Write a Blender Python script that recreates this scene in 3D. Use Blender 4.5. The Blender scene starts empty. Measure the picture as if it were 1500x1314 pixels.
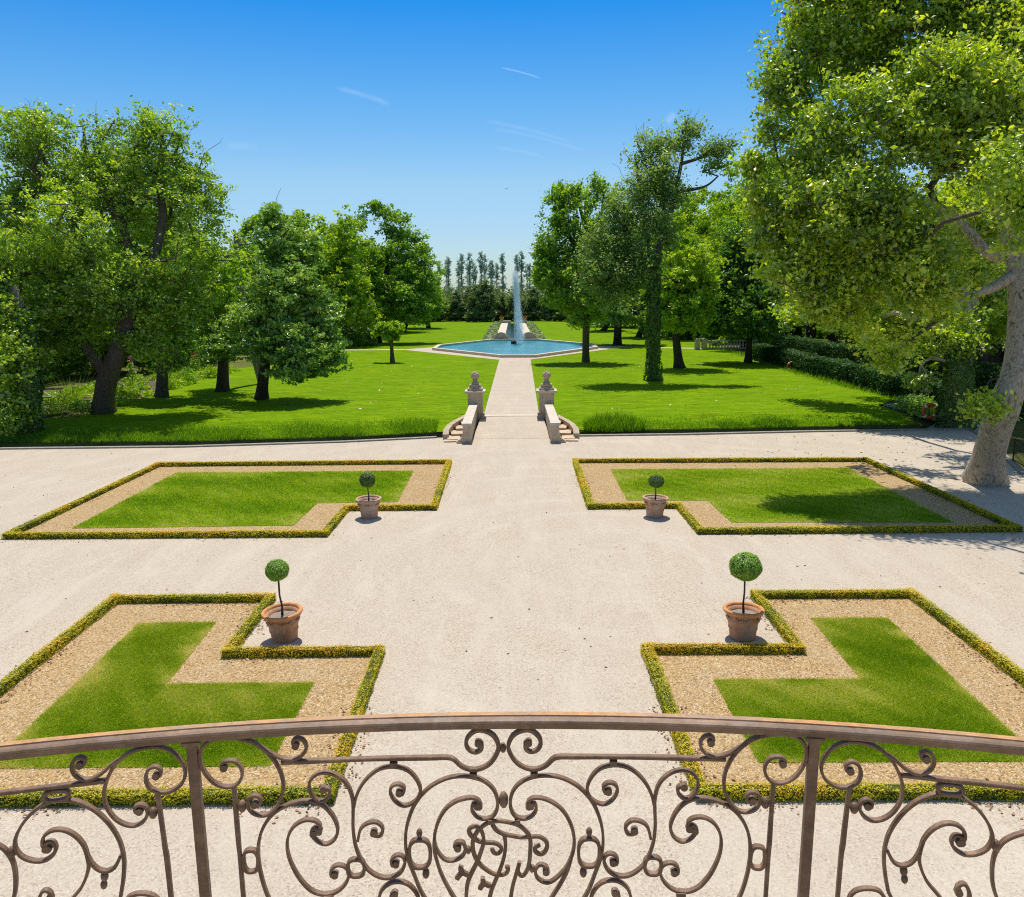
import bpy, bmesh, math, random
import numpy as np
from mathutils import Vector, Matrix
rnd = random.Random(7)
sc = bpy.context.scene
C = sc.collection
R_ = math.radians

# ------------------------------------------------------------------ helpers
def tag(o, label=None, cat=None, group=None, kind=None):
    if label: o['label'] = label
    if cat: o['category'] = cat
    if group: o['group'] = group
    if kind: o['kind'] = kind
    return o

def link_mesh(name, me, mats, parent=None, loc=(0, 0, 0)):
    o = bpy.data.objects.new(name, me)
    C.objects.link(o)
    for m in (mats if isinstance(mats, (list, tuple)) else [mats]):
        me.materials.append(m)
    if parent is not None: o.parent = parent
    o.location = loc
    return o

def empty(name, loc, label, cat, group=None, rz=0):
    o = bpy.data.objects.new(name, None); C.objects.link(o)
    o.location = loc; o.rotation_euler.z = rz; o.empty_display_size = .2
    return tag(o, label, cat, group)

def mesh_np(name, V, quads=None, tris=None, tint=None, smooth=False, midx=None):
    """V (n,3); quads (m,4); tris (k,3) -> mesh, with optional per-face float 'tint'."""
    me = bpy.data.meshes.new(name)
    V = np.asarray(V, np.float32)
    nq = 0 if quads is None else len(quads); nt = 0 if tris is None else len(tris)
    idx = []; start = []
    if nq: idx.append(np.asarray(quads, np.int32).ravel()); start.append(np.arange(nq) * 4)
    if nt: idx.append(np.asarray(tris, np.int32).ravel()); start.append(nq * 4 + np.arange(nt) * 3)
    idx = np.concatenate(idx); start = np.concatenate(start).astype(np.int32)
    me.vertices.add(len(V)); me.vertices.foreach_set('co', V.ravel())
    me.loops.add(len(idx)); me.loops.foreach_set('vertex_index', idx)
    me.polygons.add(nq + nt); me.polygons.foreach_set('loop_start', start)
    if midx is not None: me.polygons.foreach_set('material_index', np.asarray(midx, np.int32))
    me.polygons.foreach_set('use_smooth', np.full(nq + nt, smooth, bool))
    me.update(calc_edges=True)
    if tint is not None:
        a = me.attributes.new('tint', 'FLOAT', 'FACE'); a.data.foreach_set('value', np.asarray(tint, np.float32))
    return me

class MB:
    """collects shapes; build() links them as one mesh"""
    def __init__(s): s.bm = bmesh.new()
    def box(s, c, d, rz=0, bev=0, top=1.0):
        r = bmesh.ops.create_cube(s.bm, size=1)
        vs = r['verts']
        for v in vs:
            k = top if v.co.z > 0 else 1
            v.co = Vector((v.co.x * d[0] * k, v.co.y * d[1] * k, v.co.z * d[2]))
        if bev:
            es = list({e for v in vs for e in v.link_edges})
            q = bmesh.ops.bevel(s.bm, geom=es, offset=bev, segments=2, profile=.7, affect='EDGES')
            vs = list({v for f in q['faces'] for v in f.verts} | {v for v in vs if v.is_valid})
        M = Matrix.Translation(c) @ Matrix.Rotation(rz, 4, 'Z')
        bmesh.ops.transform(s.bm, matrix=M, verts=[v for v in vs if v.is_valid])
    def lathe(s, prof, c=(0, 0, 0), n=32, jit=0):
        rings = []
        for r, z in prof:
            if r < 1e-5: rings.append([s.bm.verts.new((c[0], c[1], c[2] + z))])
            else: rings.append([s.bm.verts.new((c[0] + r * math.cos(2 * math.pi * k / n), c[1] + r * math.sin(2 * math.pi * k / n), c[2] + z + (rnd.uniform(-jit, jit) if jit else 0))) for k in range(n)])
        for a, b in zip(rings, rings[1:]):
            for k in range(n):
                k2 = (k + 1) % n
                if len(a) == 1: s.bm.faces.new((a[0], b[k2], b[k])) if len(b) > 1 else None
                elif len(b) == 1: s.bm.faces.new((a[k], a[k2], b[0]))
                else: s.bm.faces.new((a[k], a[k2], b[k2], b[k]))
    def ball(s, c, r, sc=(1, 1, 1), sub=2):
        q = bmesh.ops.create_icosphere(s.bm, subdivisions=sub, radius=r)
        bmesh.ops.transform(s.bm, matrix=Matrix.Translation(c) @ Matrix.Diagonal((*sc, 1)), verts=q['verts'])
    def tube(s, pts, rad, n=8, cap=True):
        rad = rad if isinstance(rad, (list, tuple)) else [rad] * len(pts)
        P = [Vector(p) for p in pts]; rings = []
        ref = Vector((0.31, .95, .05))
        for i, p in enumerate(P):
            t = (P[min(i + 1, len(P) - 1)] - P[max(i - 1, 0)]).normalized()
            a = t.cross(ref)
            if a.length < .05: a = t.cross(Vector((1, 0, 0)))
            a.normalize(); b = t.cross(a)
            rings.append([s.bm.verts.new(p + rad[i] * (a * math.cos(2 * math.pi * k / n) + b * math.sin(2 * math.pi * k / n))) for k in range(n)])
        for x, y in zip(rings, rings[1:]):
            for k in range(n): s.bm.faces.new((x[k], x[(k + 1) % n], y[(k + 1) % n], y[k]))
        if cap:
            s.bm.faces.new(rings[0][::-1]); s.bm.faces.new(rings[-1])
    def prism(s, poly, z0, z1):
        a = [s.bm.verts.new((x, y, z0)) for x, y in poly]; b = [s.bm.verts.new((x, y, z1)) for x, y in poly]
        n = len(poly)
        for k in range(n): s.bm.faces.new((a[k], a[(k + 1) % n], b[(k + 1) % n], b[k]))
        s.bm.faces.new(a[::-1]); s.bm.faces.new(b)
    def extrude_xz(s, poly, y0, y1):
        a = [s.bm.verts.new((x, y0, z)) for x, z in poly]; b = [s.bm.verts.new((x, y1, z)) for x, z in poly]
        n = len(poly)
        for k in range(n): s.bm.faces.new((a[k], a[(k + 1) % n], b[(k + 1) % n], b[k]))
        s.bm.faces.new(a[::-1]); s.bm.faces.new(b)
    def build(s, name, mats, parent=None, loc=(0, 0, 0), smooth=False, mod=None):
        bmesh.ops.recalc_face_normals(s.bm, faces=s.bm.faces)
        me = bpy.data.meshes.new(name)
        for f in s.bm.faces: f.smooth = smooth
        s.bm.to_mesh(me); s.bm.free()
        return link_mesh(name, me, mats, parent, loc)

def poly_sheet(name, poly, z, mat, holes=None, sub=0):
    """flat sheet from an outline (list of (x,y)), optional holes"""
    bm = bmesh.new()
    es = []
    for ring in [poly] + (holes or []):
        vs = [bm.verts.new((p[0], p[1], p[2] if len(p) > 2 else z)) for p in ring]
        for k in range(len(vs)): es.append(bm.edges.new((vs[k], vs[(k + 1) % len(vs)])))
    bmesh.ops.triangle_fill(bm, use_beauty=True, use_dissolve=False, edges=es)
    for f in bm.faces:
        f.normal_update()
        if f.normal.z < 0: f.normal_flip()
    me = bpy.data.meshes.new(name); bm.to_mesh(me); bm.free()
    return link_mesh(name, me, mat)

def in_poly(P, poly):
    x, y = P[:, 0], P[:, 1]; r = np.zeros(len(P), bool); n = len(poly)
    for i in range(n):
        (x1, y1), (x2, y2) = poly[i][:2], poly[(i + 1) % n][:2]
        c = ((y1 > y) != (y2 > y)) & (x < (x2 - x1) * (y - y1) / (y2 - y1 + 1e-12) + x1)
        r ^= c
    return r

def sample_poly(poly, n, rg):
    a = np.array([p[:2] for p in poly]); lo, hi = a.min(0), a.max(0)
    out = []
    tot = 0
    while tot < n:
        P = rg.random((n * 2, 2)) * (hi - lo) + lo
        P = P[in_poly(P, poly)]; out.append(P); tot += len(P)
    return np.concatenate(out)[:n]

# ------------------------------------------------------------------ materials
class N:
    def __init__(s, name, rough=.8):
        s.m = bpy.data.materials.new(name); s.m.use_nodes = True
        s.t = s.m.node_tree; s.n = s.t.nodes; s.l = s.t.links
        s.b = s.n['Principled BSDF']; s.b.inputs['Roughness'].default_value = rough
        s.b.inputs['Specular IOR Level'].default_value = .25
        s.out = s.n['Material Output']
        s.geo = s.n.new('ShaderNodeNewGeometry'); s.tc = s.n.new('ShaderNodeTexCoord')
    def pos(s, scale=(1, 1, 1), obj=False):
        mp = s.n.new('ShaderNodeMapping'); mp.inputs['Scale'].default_value = scale
        s.l.new(s.tc.outputs['Object'] if obj else s.geo.outputs['Position'], mp.inputs['Vector']); return mp.outputs[0]
    def noise(s, scale, detail=4, rough=.55, vec=None, dist=0):
        k = s.n.new('ShaderNodeTexNoise'); k.inputs['Scale'].default_value = scale
        k.inputs['Detail'].default_value = detail; k.inputs['Roughness'].default_value = rough; k.inputs['Distortion'].default_value = dist
        s.l.new(vec or s.pos(), k.inputs['Vector']); return k.outputs['Fac']
    def voro(s, scale, vec=None, out='Color', rand=1):
        k = s.n.new('ShaderNodeTexVoronoi'); k.inputs['Scale'].default_value = scale; k.inputs['Randomness'].default_value = rand
        s.l.new(vec or s.pos(), k.inputs['Vector']); return k.outputs[out]
    def ramp(s, fac, stops, interp='LINEAR'):
        k = s.n.new('ShaderNodeValToRGB'); e = k.color_ramp.elements; k.color_ramp.interpolation = interp
        while len(e) < len(stops): e.new(.5)
        for el, (p, c) in zip(e, stops):
            el.position = p; el.color = (*c, 1) if not isinstance(c, (int, float)) else (c, c, c, 1)
        s.l.new(fac, k.inputs[0]); return k.outputs[0]
    def mix(s, fac, a, b, mode='MIX'):
        k = s.n.new('ShaderNodeMix'); k.data_type = 'RGBA'; k.blend_type = mode
        for val, i in ((fac, 0), (a, 6), (b, 7)):
            if isinstance(val, (int, float)): k.inputs[i].default_value = val
            elif isinstance(val, tuple): k.inputs[i].default_value = (*val, 1)
            else: s.l.new(val, k.inputs[i])
        return k.outputs[2]
    def math(s, op, a, b=0):
        k = s.n.new('ShaderNodeMath'); k.operation = op
        for val, i in ((a, 0), (b, 1)):
            if isinstance(val, (int, float)): k.inputs[i].default_value = val
            else: s.l.new(val, k.inputs[i])
        return k.outputs[0]
    def attr(s, name):
        k = s.n.new('ShaderNodeAttribute'); k.attribute_name = name; return k.outputs['Fac']
    def col(s, c):
        if isinstance(c, tuple): s.b.inputs['Base Color'].default_value = (*c, 1)
        else: s.l.new(c, s.b.inputs['Base Color'])
        return s
    def bump(s, h, strength=.3, dist=.02):
        k = s.n.new('ShaderNodeBump'); k.inputs['Strength'].default_value = strength; k.inputs['Distance'].default_value = dist
        s.l.new(h, k.inputs['Height']); s.l.new(k.outputs[0], s.b.inputs['Normal']); return s

def leaf_mat(name, stops, transl=.4, tcol=(1.5, 1.35, .5), gloss=.05, rough=.4):
    k = N(name)
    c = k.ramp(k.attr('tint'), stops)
    d = k.n.new('ShaderNodeBsdfDiffuse'); t = k.n.new('ShaderNodeBsdfTranslucent'); g = k.n.new('ShaderNodeBsdfGlossy')
    g.inputs['Roughness'].default_value = rough
    k.l.new(c, d.inputs[0]); k.l.new(k.mix(1., c, tcol, 'MULTIPLY'), t.inputs[0])
    m1 = k.n.new('ShaderNodeMixShader'); m1.inputs[0].default_value = transl
    k.l.new(d.outputs[0], m1.inputs[1]); k.l.new(t.outputs[0], m1.inputs[2])
    m2 = k.n.new('ShaderNodeMixShader'); m2.inputs[0].default_value = gloss
    k.l.new(m1.outputs[0], m2.inputs[1]); k.l.new(g.outputs[0], m2.inputs[2])
    k.l.new(m2.outputs[0], k.out.inputs[0]); k.n.remove(k.b)
    return k.m

def m_gravel():
    k = N('court_gravel', .95)
    big = k.noise(.35, 5, .6)
    vec = k.pos((1, .22, 1))
    streak = k.noise(1.1, 5, .65, vec, .6)
    mid = k.noise(5, 6, .7)
    v1 = k.voro(42, out='Color'); v2 = k.voro(95, out='Color')
    bw = k.n.new('ShaderNodeRGBToBW'); k.l.new(v1, bw.inputs[0])
    bw2 = k.n.new('ShaderNodeRGBToBW'); k.l.new(v2, bw2.inputs[0])
    base = k.ramp(bw.outputs[0], [(.08, (.24, .18, .12)), (.24, (.41, .335, .24)), (.5, (.505, .42, .312)), (.75, (.55, .465, .352)), (1, (.66, .58, .46))])
    base = k.mix(k.ramp(bw2.outputs[0], [(.2, .55), (.5, 0.0)]), base, (.40, .33, .26))
    base = k.mix(k.ramp(big, [(.35, 0.), (.7, .5)]), base, (.50, .42, .335))
    base = k.mix(k.ramp(streak, [(.48, 0.), (.66, .55)]), base, (.55, .47, .365))
    base = k.mix(k.ramp(mid, [(.56, 0.), (.72, .35)]), base, (.44, .36, .27))
    wv = k.n.new('ShaderNodeTexWave'); wv.wave_type = 'RINGS'; wv.rings_direction = 'Z'; wv.inputs['Scale'].default_value = .16; wv.inputs['Distortion'].default_value = 5.; wv.inputs['Detail'].default_value = 3; wv.inputs['Detail Scale'].default_value = .35
    mp = k.n.new('ShaderNodeMapping'); mp.inputs['Location'].default_value = (-3, -21, 0); k.l.new(k.geo.outputs['Position'], mp.inputs['Vector']); k.l.new(mp.outputs[0], wv.inputs['Vector'])
    tracks = k.math('MULTIPLY', k.ramp(wv.outputs['Fac'], [(.80, 0.), (.93, 1.)]), k.ramp(k.noise(.5, 5, .7), [(.42, 0.), (.7, .26)]))
    base = k.mix(tracks, base, (.62, .54, .43))
    dirt = k.math('MULTIPLY', k.ramp(wv.outputs['Fac'], [(.05, 1.), (.18, 0.)]), k.ramp(k.noise(.8, 6, .75), [(.45, 0.), (.75, .3)]))
    base = k.mix(dirt, base, (.36, .29, .21))
    base = k.mix(k.ramp(k.noise(14, 3, .6), [(.67, 0.), (.75, .35)]), base, (.24, .18, .12))
    k.col(base).bump(k.math('ADD', bw.outputs[0], k.math('MULTIPLY', mid, 1.5)), .5, .014)
    return k.m
def m_bed():
    k = N('bed_gravel', .95)
    v = k.voro(36); bw = k.n.new('ShaderNodeRGBToBW'); k.l.new(v, bw.inputs[0])
    v2 = k.voro(60); bw2 = k.n.new('ShaderNodeRGBToBW'); k.l.new(v2, bw2.inputs[0])
    base = k.ramp(bw.outputs[0], [(.14, (.24, .125, .045)), (.3, (.47, .28, .095)), (.45, (.60, .375, .14)), (.6, (.48, .33, .17)), (.72, (.66, .475, .235)), (.9, (.74, .61, .40))])
    base = k.mix(k.ramp(bw2.outputs[0], [(.2, .6), (.45, 0.)]), base, (.28, .185, .10))
    base = k.mix(k.ramp(k.noise(.9, 4), [(.4, 0.), (.7, .25)]), base, (.54, .42, .27))
    d = k.voro(36, out='Distance')
    k.col(base).bump(k.math('SUBTRACT', bw.outputs[0], d), .8, .03)
    return k.m
def m_lawn(name, a, b, c, fine=30, dry=(.24, .26, .04), wear=None):
    k = N(name, 1.); k.b.inputs['Specular IOR Level'].default_value = .03
    n1 = k.noise(.22, 5, .6); n2 = k.noise(2.2, 6, .68); n3 = k.noise(fine, 5, .8)
    col = k.mix(k.ramp(n1, [(.3, 0.), (.7, 1.)]), a, b)
    col = k.mix(k.ramp(n2, [(.42, 0.), (.7, .6)]), col, c)
    col = k.mix(k.ramp(k.noise(.75, 6, .7, None, 1.), [(.56, 0.), (.74, .55)]), col, dry)
    col = k.mix(1., col, k.ramp(n3, [(.3, .5), (.5, 1.), (.72, 1.5)]), 'MULTIPLY')
    st = k.noise(1.6, 6, .75, k.pos((.45, 1.7, 1)))
    col = k.mix(1., col, k.ramp(st, [(.34, .66), (.5, 1.), (.66, 1.3)]), 'MULTIPLY')
    sp = k.voro(2.3, None, 'Distance'); col = k.mix(k.ramp(sp, [(.025, .8), (.06, 0.)]), col, (.42, .42, .14))
    k.col(col).bump(n3, .6, .05)
    return k.m
def m_stone(name, a=(.64, .50, .35), b=(.50, .38, .26), scale=3):
    k = N(name, .9)
    n = k.noise(scale, 6, .65); f = k.noise(scale * 14, 4, .7)
    c = k.mix(k.ramp(n, [(.35, 0.), (.68, 1.)]), a, b)
    c = k.mix(1., c, k.ramp(f, [(.3, .75), (.7, 1.15)]), 'MULTIPLY')
    st = k.noise(4, 4, .6, k.pos((3, 3, .35)))
    c = k.mix(k.ramp(st, [(.55, 0.), (.75, .6)]), c, (.16, .14, .11))
    k.col(c).bump(f, .3, .02); return k.m
def m_bark(name, a, b, sx=7, sz=1.4):
    k = N(name, .95)
    n = k.noise(1.6, 6, .7, k.pos((sx, sx, sz), True), .8)
    c = k.ramp(n, [(.3, b), (.55, a), (.8, tuple(x * 1.25 for x in a))])
    k.col(c).bump(n, .9, .08); return k.m
def m_plane_bark():
    k = N('plane_bark', .9)
    v = k.voro(2.6, k.pos((1.6, 1.6, .7), True)); bw = k.n.new('ShaderNodeRGBToBW'); k.l.new(v, bw.inputs[0])
    n = k.noise(2.4, 3, .55, k.pos((2.2, 2.2, .8), True), 1.5)
    c = k.ramp(n, [(.32, (.17, .13, .085)), (.44, (.33, .27, .19)), (.52, (.50, .43, .32)), (.60, (.32, .235, .15)), (.70, (.62, .55, .43))])
    c = k.mix(k.ramp(k.noise(1.3, 5, .7, k.pos((9, 9, .55), True)), [(.58, 0.), (.7, .75)]), c, (.13, .105, .08))
    k.col(c).bump(n, .7, .05); return k.m
def m_terracotta(name, pale):
    k = N(name, .85)
    n = k.noise(4.5, 6, .65, k.pos((1, 1, .5))); f = k.noise(40, 3)
    c = k.ramp(n, [(.3, (.36, .16, .07)), (.5, (.52, .25, .12)), (.72, (.64, .38, .23))])
    c = k.mix(k.ramp(k.noise(2.6, 5, .7, k.pos((1.2, 1.2, .6))), [(.46 - .1 * pale, 0.), (.72 - .1 * pale, .35 + .55 * pale)]), c, (.50, .41, .33))
    c = k.mix(k.ramp(k.noise(6, 4, .6, k.pos((1, 1, .25))), [(.6, 0.), (.78, .5)]), c, (.12, .07, .045))
    k.col(c).bump(f, .2, .01); return k.m
def m_iron():
    k = N('rusted_iron', .55)
    n = k.noise(26, 5, .65); n2 = k.noise(7, 4, .6)
    c = k.ramp(n, [(.3, (.115, .062, .034)), (.55, (.205, .115, .064)), (.75, (.33, .20, .115))])
    c = k.mix(k.ramp(n2, [(.62, 0.), (.8, .55)]), c, (.36, .17, .08))
    k.b.inputs['Specular IOR Level'].default_value = .45
    k.col(c).bump(k.math('ADD', n, k.noise(110, 4, .7)), .6, .003); return k.m
def m_rail_top(name, st):
    k = N(name, .5)
    n = k.noise(16, 6, .7); n2 = k.noise(5, 5, .65); n3 = k.noise(60, 4, .7)
    c = k.ramp(n2, st)
    c = k.mix(k.ramp(n, [(.52, 0.), (.7, .6)]), c, (.30, .23, .18))
    c = k.mix(1., c, k.ramp(n3, [(.3, .75), (.7, 1.2)]), 'MULTIPLY')
    k.b.inputs['Specular IOR Level'].default_value = .4
    k.col(c).bump(n, .4, .003); return k.m
def m_plain(name, c, rough=.8, var=.3, scale=20):
    k = N(name, rough)
    n = k.noise(scale, 4)
    k.col(k.mix(1., c, k.ramp(n, [(.3, 1 - var), (.7, 1 + var)]), 'MULTIPLY')); return k.m
def m_water(name, c, rough=.08, wave=2.5, deep=None):
    k = N(name, rough)
    n = k.noise(wave, 4, .6, k.pos((1, .6, 1))); n2 = k.noise(.25, 4, .6)
    if deep: k.col(k.ramp(n2, [(.35, c), (.68, deep)]))
    else: k.col(c)
    k.b.inputs['IOR'].default_value = 1.33; k.b.inputs['Specular IOR Level'].default_value = .5
    k.bump(n, .5, .10); return k.m

M = {}
M['gravel'] = m_gravel(); M['bed'] = m_bed()
M['lawn'] = m_lawn('park_lawn', (.125, .235, .002), (.172, .272, .003), (.085, .180, .002), 16, dry=(.26, .265, .025))
M['plawn'] = m_lawn('parterre_lawn', (.13, .25, .004), (.17, .28, .004), (.11, .22, .004), 40, dry=(.22, .25, .04))
M['earth'] = m_lawn('rough_ground', (.10, .13, .02), (.16, .13, .06), (.07, .11, .02), 9)
M['soil'] = m_plain('soil', (.10, .075, .05), .95, .5, 30)
M['pot_soil'] = m_plain('gravelly_potting_soil', (.27, .22, .17), .95, .6, 60)
M['sand'] = m_lawn('sandy_track', (.34, .27, .17), (.28, .24, .12), (.40, .32, .21), 12)
M['stone'] = m_stone('pale_stone'); M['stone_white'] = m_stone('sunlit_stone', (.68, .60, .48), (.56, .47, .36))
M['stone_dark'] = m_stone('weathered_stone', (.56, .44, .31), (.37, .29, .20), 5)
M['kerb'] = m_stone('kerb_stone', (.36, .32, .26), (.24, .21, .17), 4)
M['iron'] = m_iron(); M['rail'] = m_rail_top('iron_rail', [(.3, (.15, .088, .05)), (.55, (.25, .15, .085)), (.75, (.35, .215, .125))]); M['rust'] = m_rail_top('rusted_rail', [(.3, (.56, .26, .07)), (.5, (.50, .27, .11)), (.7, (.38, .25, .16))]); M['black_iron'] = m_plain('black_iron', (.015, .016, .015), .5)
M['terra'] = m_terracotta('terracotta', .25); M['terra_pale'] = m_terracotta('pale_terracotta', 1.)
M['terra_rim'] = m_plain('terracotta_rim', (.62, .27, .10), .8, .25, 9); M['terra_rim_pale'] = m_plain('pale_rim', (.50, .31, .20), .8, .25, 9)
M['bark'] = m_bark('grey_bark', (.13, .105, .08), (.04, .032, .025)); M['bark_dark'] = m_bark('dark_bark', (.07, .055, .042), (.02, .016, .013))
M['bark_pale'] = m_bark('dead_bark', (.26, .22, .18), (.12, .10, .08)); M['bark_plane'] = m_plane_bark()
M['pool'] = m_water('pool_water', (.075, .37, .45), .12, 2.0, (.045, .27, .33)); M['canal'] = m_water('canal_water', (.03, .07, .06), .08, 3); M['ditch'] = m_water('ditch_water', (.03, .05, .02), .1, 3)
# leaf ramps: (dark -> light)
M['oak'] = leaf_mat('oak_leaves', [(0, (.10, .20, .018)), (.4, (.25, .41, .026)), (.75, (.43, .60, .04)), (1, (.60, .72, .14))], .5, (1.45, 1.35, .4), gloss=.06)
M['lime'] = leaf_mat('lime_leaves', [(0, (.06, .15, .025)), (.4, (.20, .38, .05)), (.75, (.42, .58, .11)), (1, (.60, .68, .25))], .42, (1.35, 1.3, .5), gloss=.07)
M['plane'] = leaf_mat('plane_leaves', [(0, (.075, .155, .008)), (.33, (.28, .43, .014)), (.68, (.58, .69, .022)), (1, (.85, .80, .12))], .54, (1.2, 1.2, .3), gloss=.09)
M['bright'] = leaf_mat('bright_leaves', [(0, (.12, .25, .008)), (.5, (.30, .48, .016)), (1, (.52, .64, .05))], .5, (1.4, 1.3, .4), gloss=.04)
M['dark'] = leaf_mat('dark_leaves', [(0, (.035, .11, .012)), (.5, (.11, .25, .024)), (.9, (.22, .38, .035)), (1, (.30, .42, .06))], .45, gloss=.04)
M['grey'] = leaf_mat('grey_green_leaves', [(0, (.09, .19, .035)), (.5, (.24, .38, .075)), (1, (.44, .54, .17))], .48, (1.4, 1.3, .5), gloss=.05)
M['mid'] = leaf_mat('mid_leaves', [(0, (.075, .18, .010)), (.5, (.23, .41, .02)), (1, (.46, .62, .06))], .5, (1.5, 1.4, .4), gloss=.05)
M['far'] = leaf_mat('distant_leaves', [(0, (.08, .15, .06)), (.5, (.18, .27, .10)), (1, (.38, .38, .14))], .3)
M['poplar'] = leaf_mat('poplar_leaves', [(0, (.30, .42, .38)), (.5, (.50, .60, .52)), (1, (.66, .72, .62))], .5, (1.2, 1.2, 1.))  # distance haze painted into the pale bluish leaf colour
M['ivy'] = leaf_mat('ivy_leaves', [(0, (.035, .10, .010)), (.6, (.09, .20, .018)), (1, (.18, .32, .035))], .35, gloss=.05)
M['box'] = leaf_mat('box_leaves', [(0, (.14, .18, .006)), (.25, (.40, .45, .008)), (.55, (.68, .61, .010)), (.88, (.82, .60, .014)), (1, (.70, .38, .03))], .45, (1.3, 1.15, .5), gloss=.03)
M['boxball'] = leaf_mat('topiary_leaves', [(0, (.10, .22, .008)), (.5, (.28, .52, .014)), (1, (.52, .68, .05))], .35, gloss=.07)
M['boxball_dark'] = leaf_mat('dark_topiary_leaves', [(0, (.045, .095, .012)), (.5, (.11, .21, .02)), (1, (.25, .36, .06))], .3, gloss=.05)
M['hedge'] = leaf_mat('laurel_leaves', [(0, (.012, .042, .008)), (.5, (.034, .095, .018)), (1, (.075, .16, .04))], .3, gloss=.012)
M['grass'] = leaf_mat('grass_blades', [(0, (.13, .25, .003)), (.35, (.29, .42, .004)), (.6, (.46, .53, .03)), (.8, (.64, .62, .14)), (1, (.76, .66, .34))], .45, (1.3, 1.2, .5), gloss=.02)
M['tallgrass'] = leaf_mat('tall_grass_blades', [(0, (.08, .21, .004)), (.6, (.16, .34, .006)), (1, (.30, .42, .03))], .5, gloss=.03)
M['lavender'] = leaf_mat('lavender', [(0, (.16, .24, .13)), (.6, (.33, .42, .26)), (1, (.48, .54, .40))], .35)
M['litter'] = leaf_mat('dry_leaves', [(0, (.07, .04, .02)), (.5, (.20, .10, .045)), (.8, (.40, .19, .09)), (1, (.46, .34, .2))], .2)
M['core'] = m_plain('hedge_core', (.055, .065, .008), .95)
M['core_dark'] = m_plain('foliage_core', (.012, .025, .008), .95)
M['red'] = m_plain('red_petals', (.45, .03, .02), .6); M['pink'] = m_plain('pink_petals', (.5, .09, .32), .6)
M['buoy'] = m_plain('orange_plastic', (.60, .09, .03), .5, .1); M['white'] = m_plain('white_plastic', (.75, .73, .68), .6, .08)
M['rock'] = m_plain('nozzle_rock', (.02, .022, .02), .7)

# ------------------------------------------------------------------ foliage
def unit(rg, n):
    v = rg.normal(size=(n, 3)); return v / np.linalg.norm(v, axis=1, keepdims=True)

def leaves_arrays(P, size, rg, tint, up=.5, nrm=None, aspect=.6, var=.42):
    n = len(P)
    nr = unit(rg, n)
    if nrm is not None: nr = nr * .75 + nrm
    nr[:, 2] += up; nr /= np.linalg.norm(nr, axis=1, keepdims=True)
    u = np.cross(nr, unit(rg, n)); u /= np.linalg.norm(u, axis=1, keepdims=True) + 1e-9
    v = np.cross(nr, u)
    s = (size * (1 + var * rg.normal(size=(n, 1)))).clip(size * .35, size * 2)
    a = P - u * s * .5; b = P + v * s * .5 * aspect - nr * s * .06; c = P + u * s * .5; d = P - v * s * .5 * aspect - nr * s * .06
    V = np.stack([a, b, c, d], 1).reshape(-1, 3)
    return V, np.arange(4 * n).reshape(n, 4), np.clip(tint, 0, 1)

def wob(P, seed, scale):
    r = np.random.default_rng(seed); s = 0
    for k in range(5):
        w = r.normal(size=3) / scale * (1 + .5 * k); s = s + np.sin(P @ w + r.uniform(0, 6.28)) / (1 + .35 * k)
    return s / 2.2

def crown_points(lobes, n, rg, seed, gap, gscale, bias, rs, per_sub=7, space=.72):
    """clump centres: boughs scattered through the lobes (mostly outside), each bough a flattened puff of clumps"""
    Lb = np.array(lobes)
    w = (Lb[:, 3] * Lb[:, 4] * Lb[:, 5]) ** .667; w /= w.sum(); w = np.maximum(w, .5 / len(w) ** 1.1); w /= w.sum()
    K = max(4, n // per_sub); subs = []; rad = []; tries = 0
    while len(subs) < K and tries < K * 40:
        tries += 1
        k = rg.choice(len(lobes), p=w); d = unit(rg, 1)[0]; rho = rg.random() ** bias
        r1 = min(rs, .75 * min(Lb[k, 3], Lb[k, 5])) * float(np.clip(rg.lognormal(0, .42), .35, 1.8))
        q = Lb[k, :3] + d * rho * np.maximum(Lb[k, 3:6] - r1 * .3, .2)
        if wob(q[None], seed, gscale * 1.6)[0] < gap - .25 * rg.random(): continue
        if subs and tries < K * 20 and np.min(np.linalg.norm((np.array(subs) - q) * [1, 1, 1.3], axis=1)) < r1 * space: continue
        subs.append(q); rad.append(r1)
    S = np.array(subs); K = len(S); r_s = np.array(rad)
    k = rg.choice(K, n, p=r_s ** 1.6 / (r_s ** 1.6).sum())
    d = unit(rg, n); rho = rg.random((n, 1)) ** .6
    P = S[k] + d * rho * r_s[k][:, None] * np.array([1, 1, .72])
    P += .42 * r_s[k][:, None] * np.stack([wob(P, seed + a, rs * .6) for a in range(3)], 1)
    stray = rg.random(n) < .13
    P[stray] += d[stray] * r_s[k][stray][:, None] * rg.uniform(.25, .8, (stray.sum(), 1)) + [0, 0, .12]
    return P, d[:, 2] * rho[:, 0], rg.normal(size=K)[k]

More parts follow.
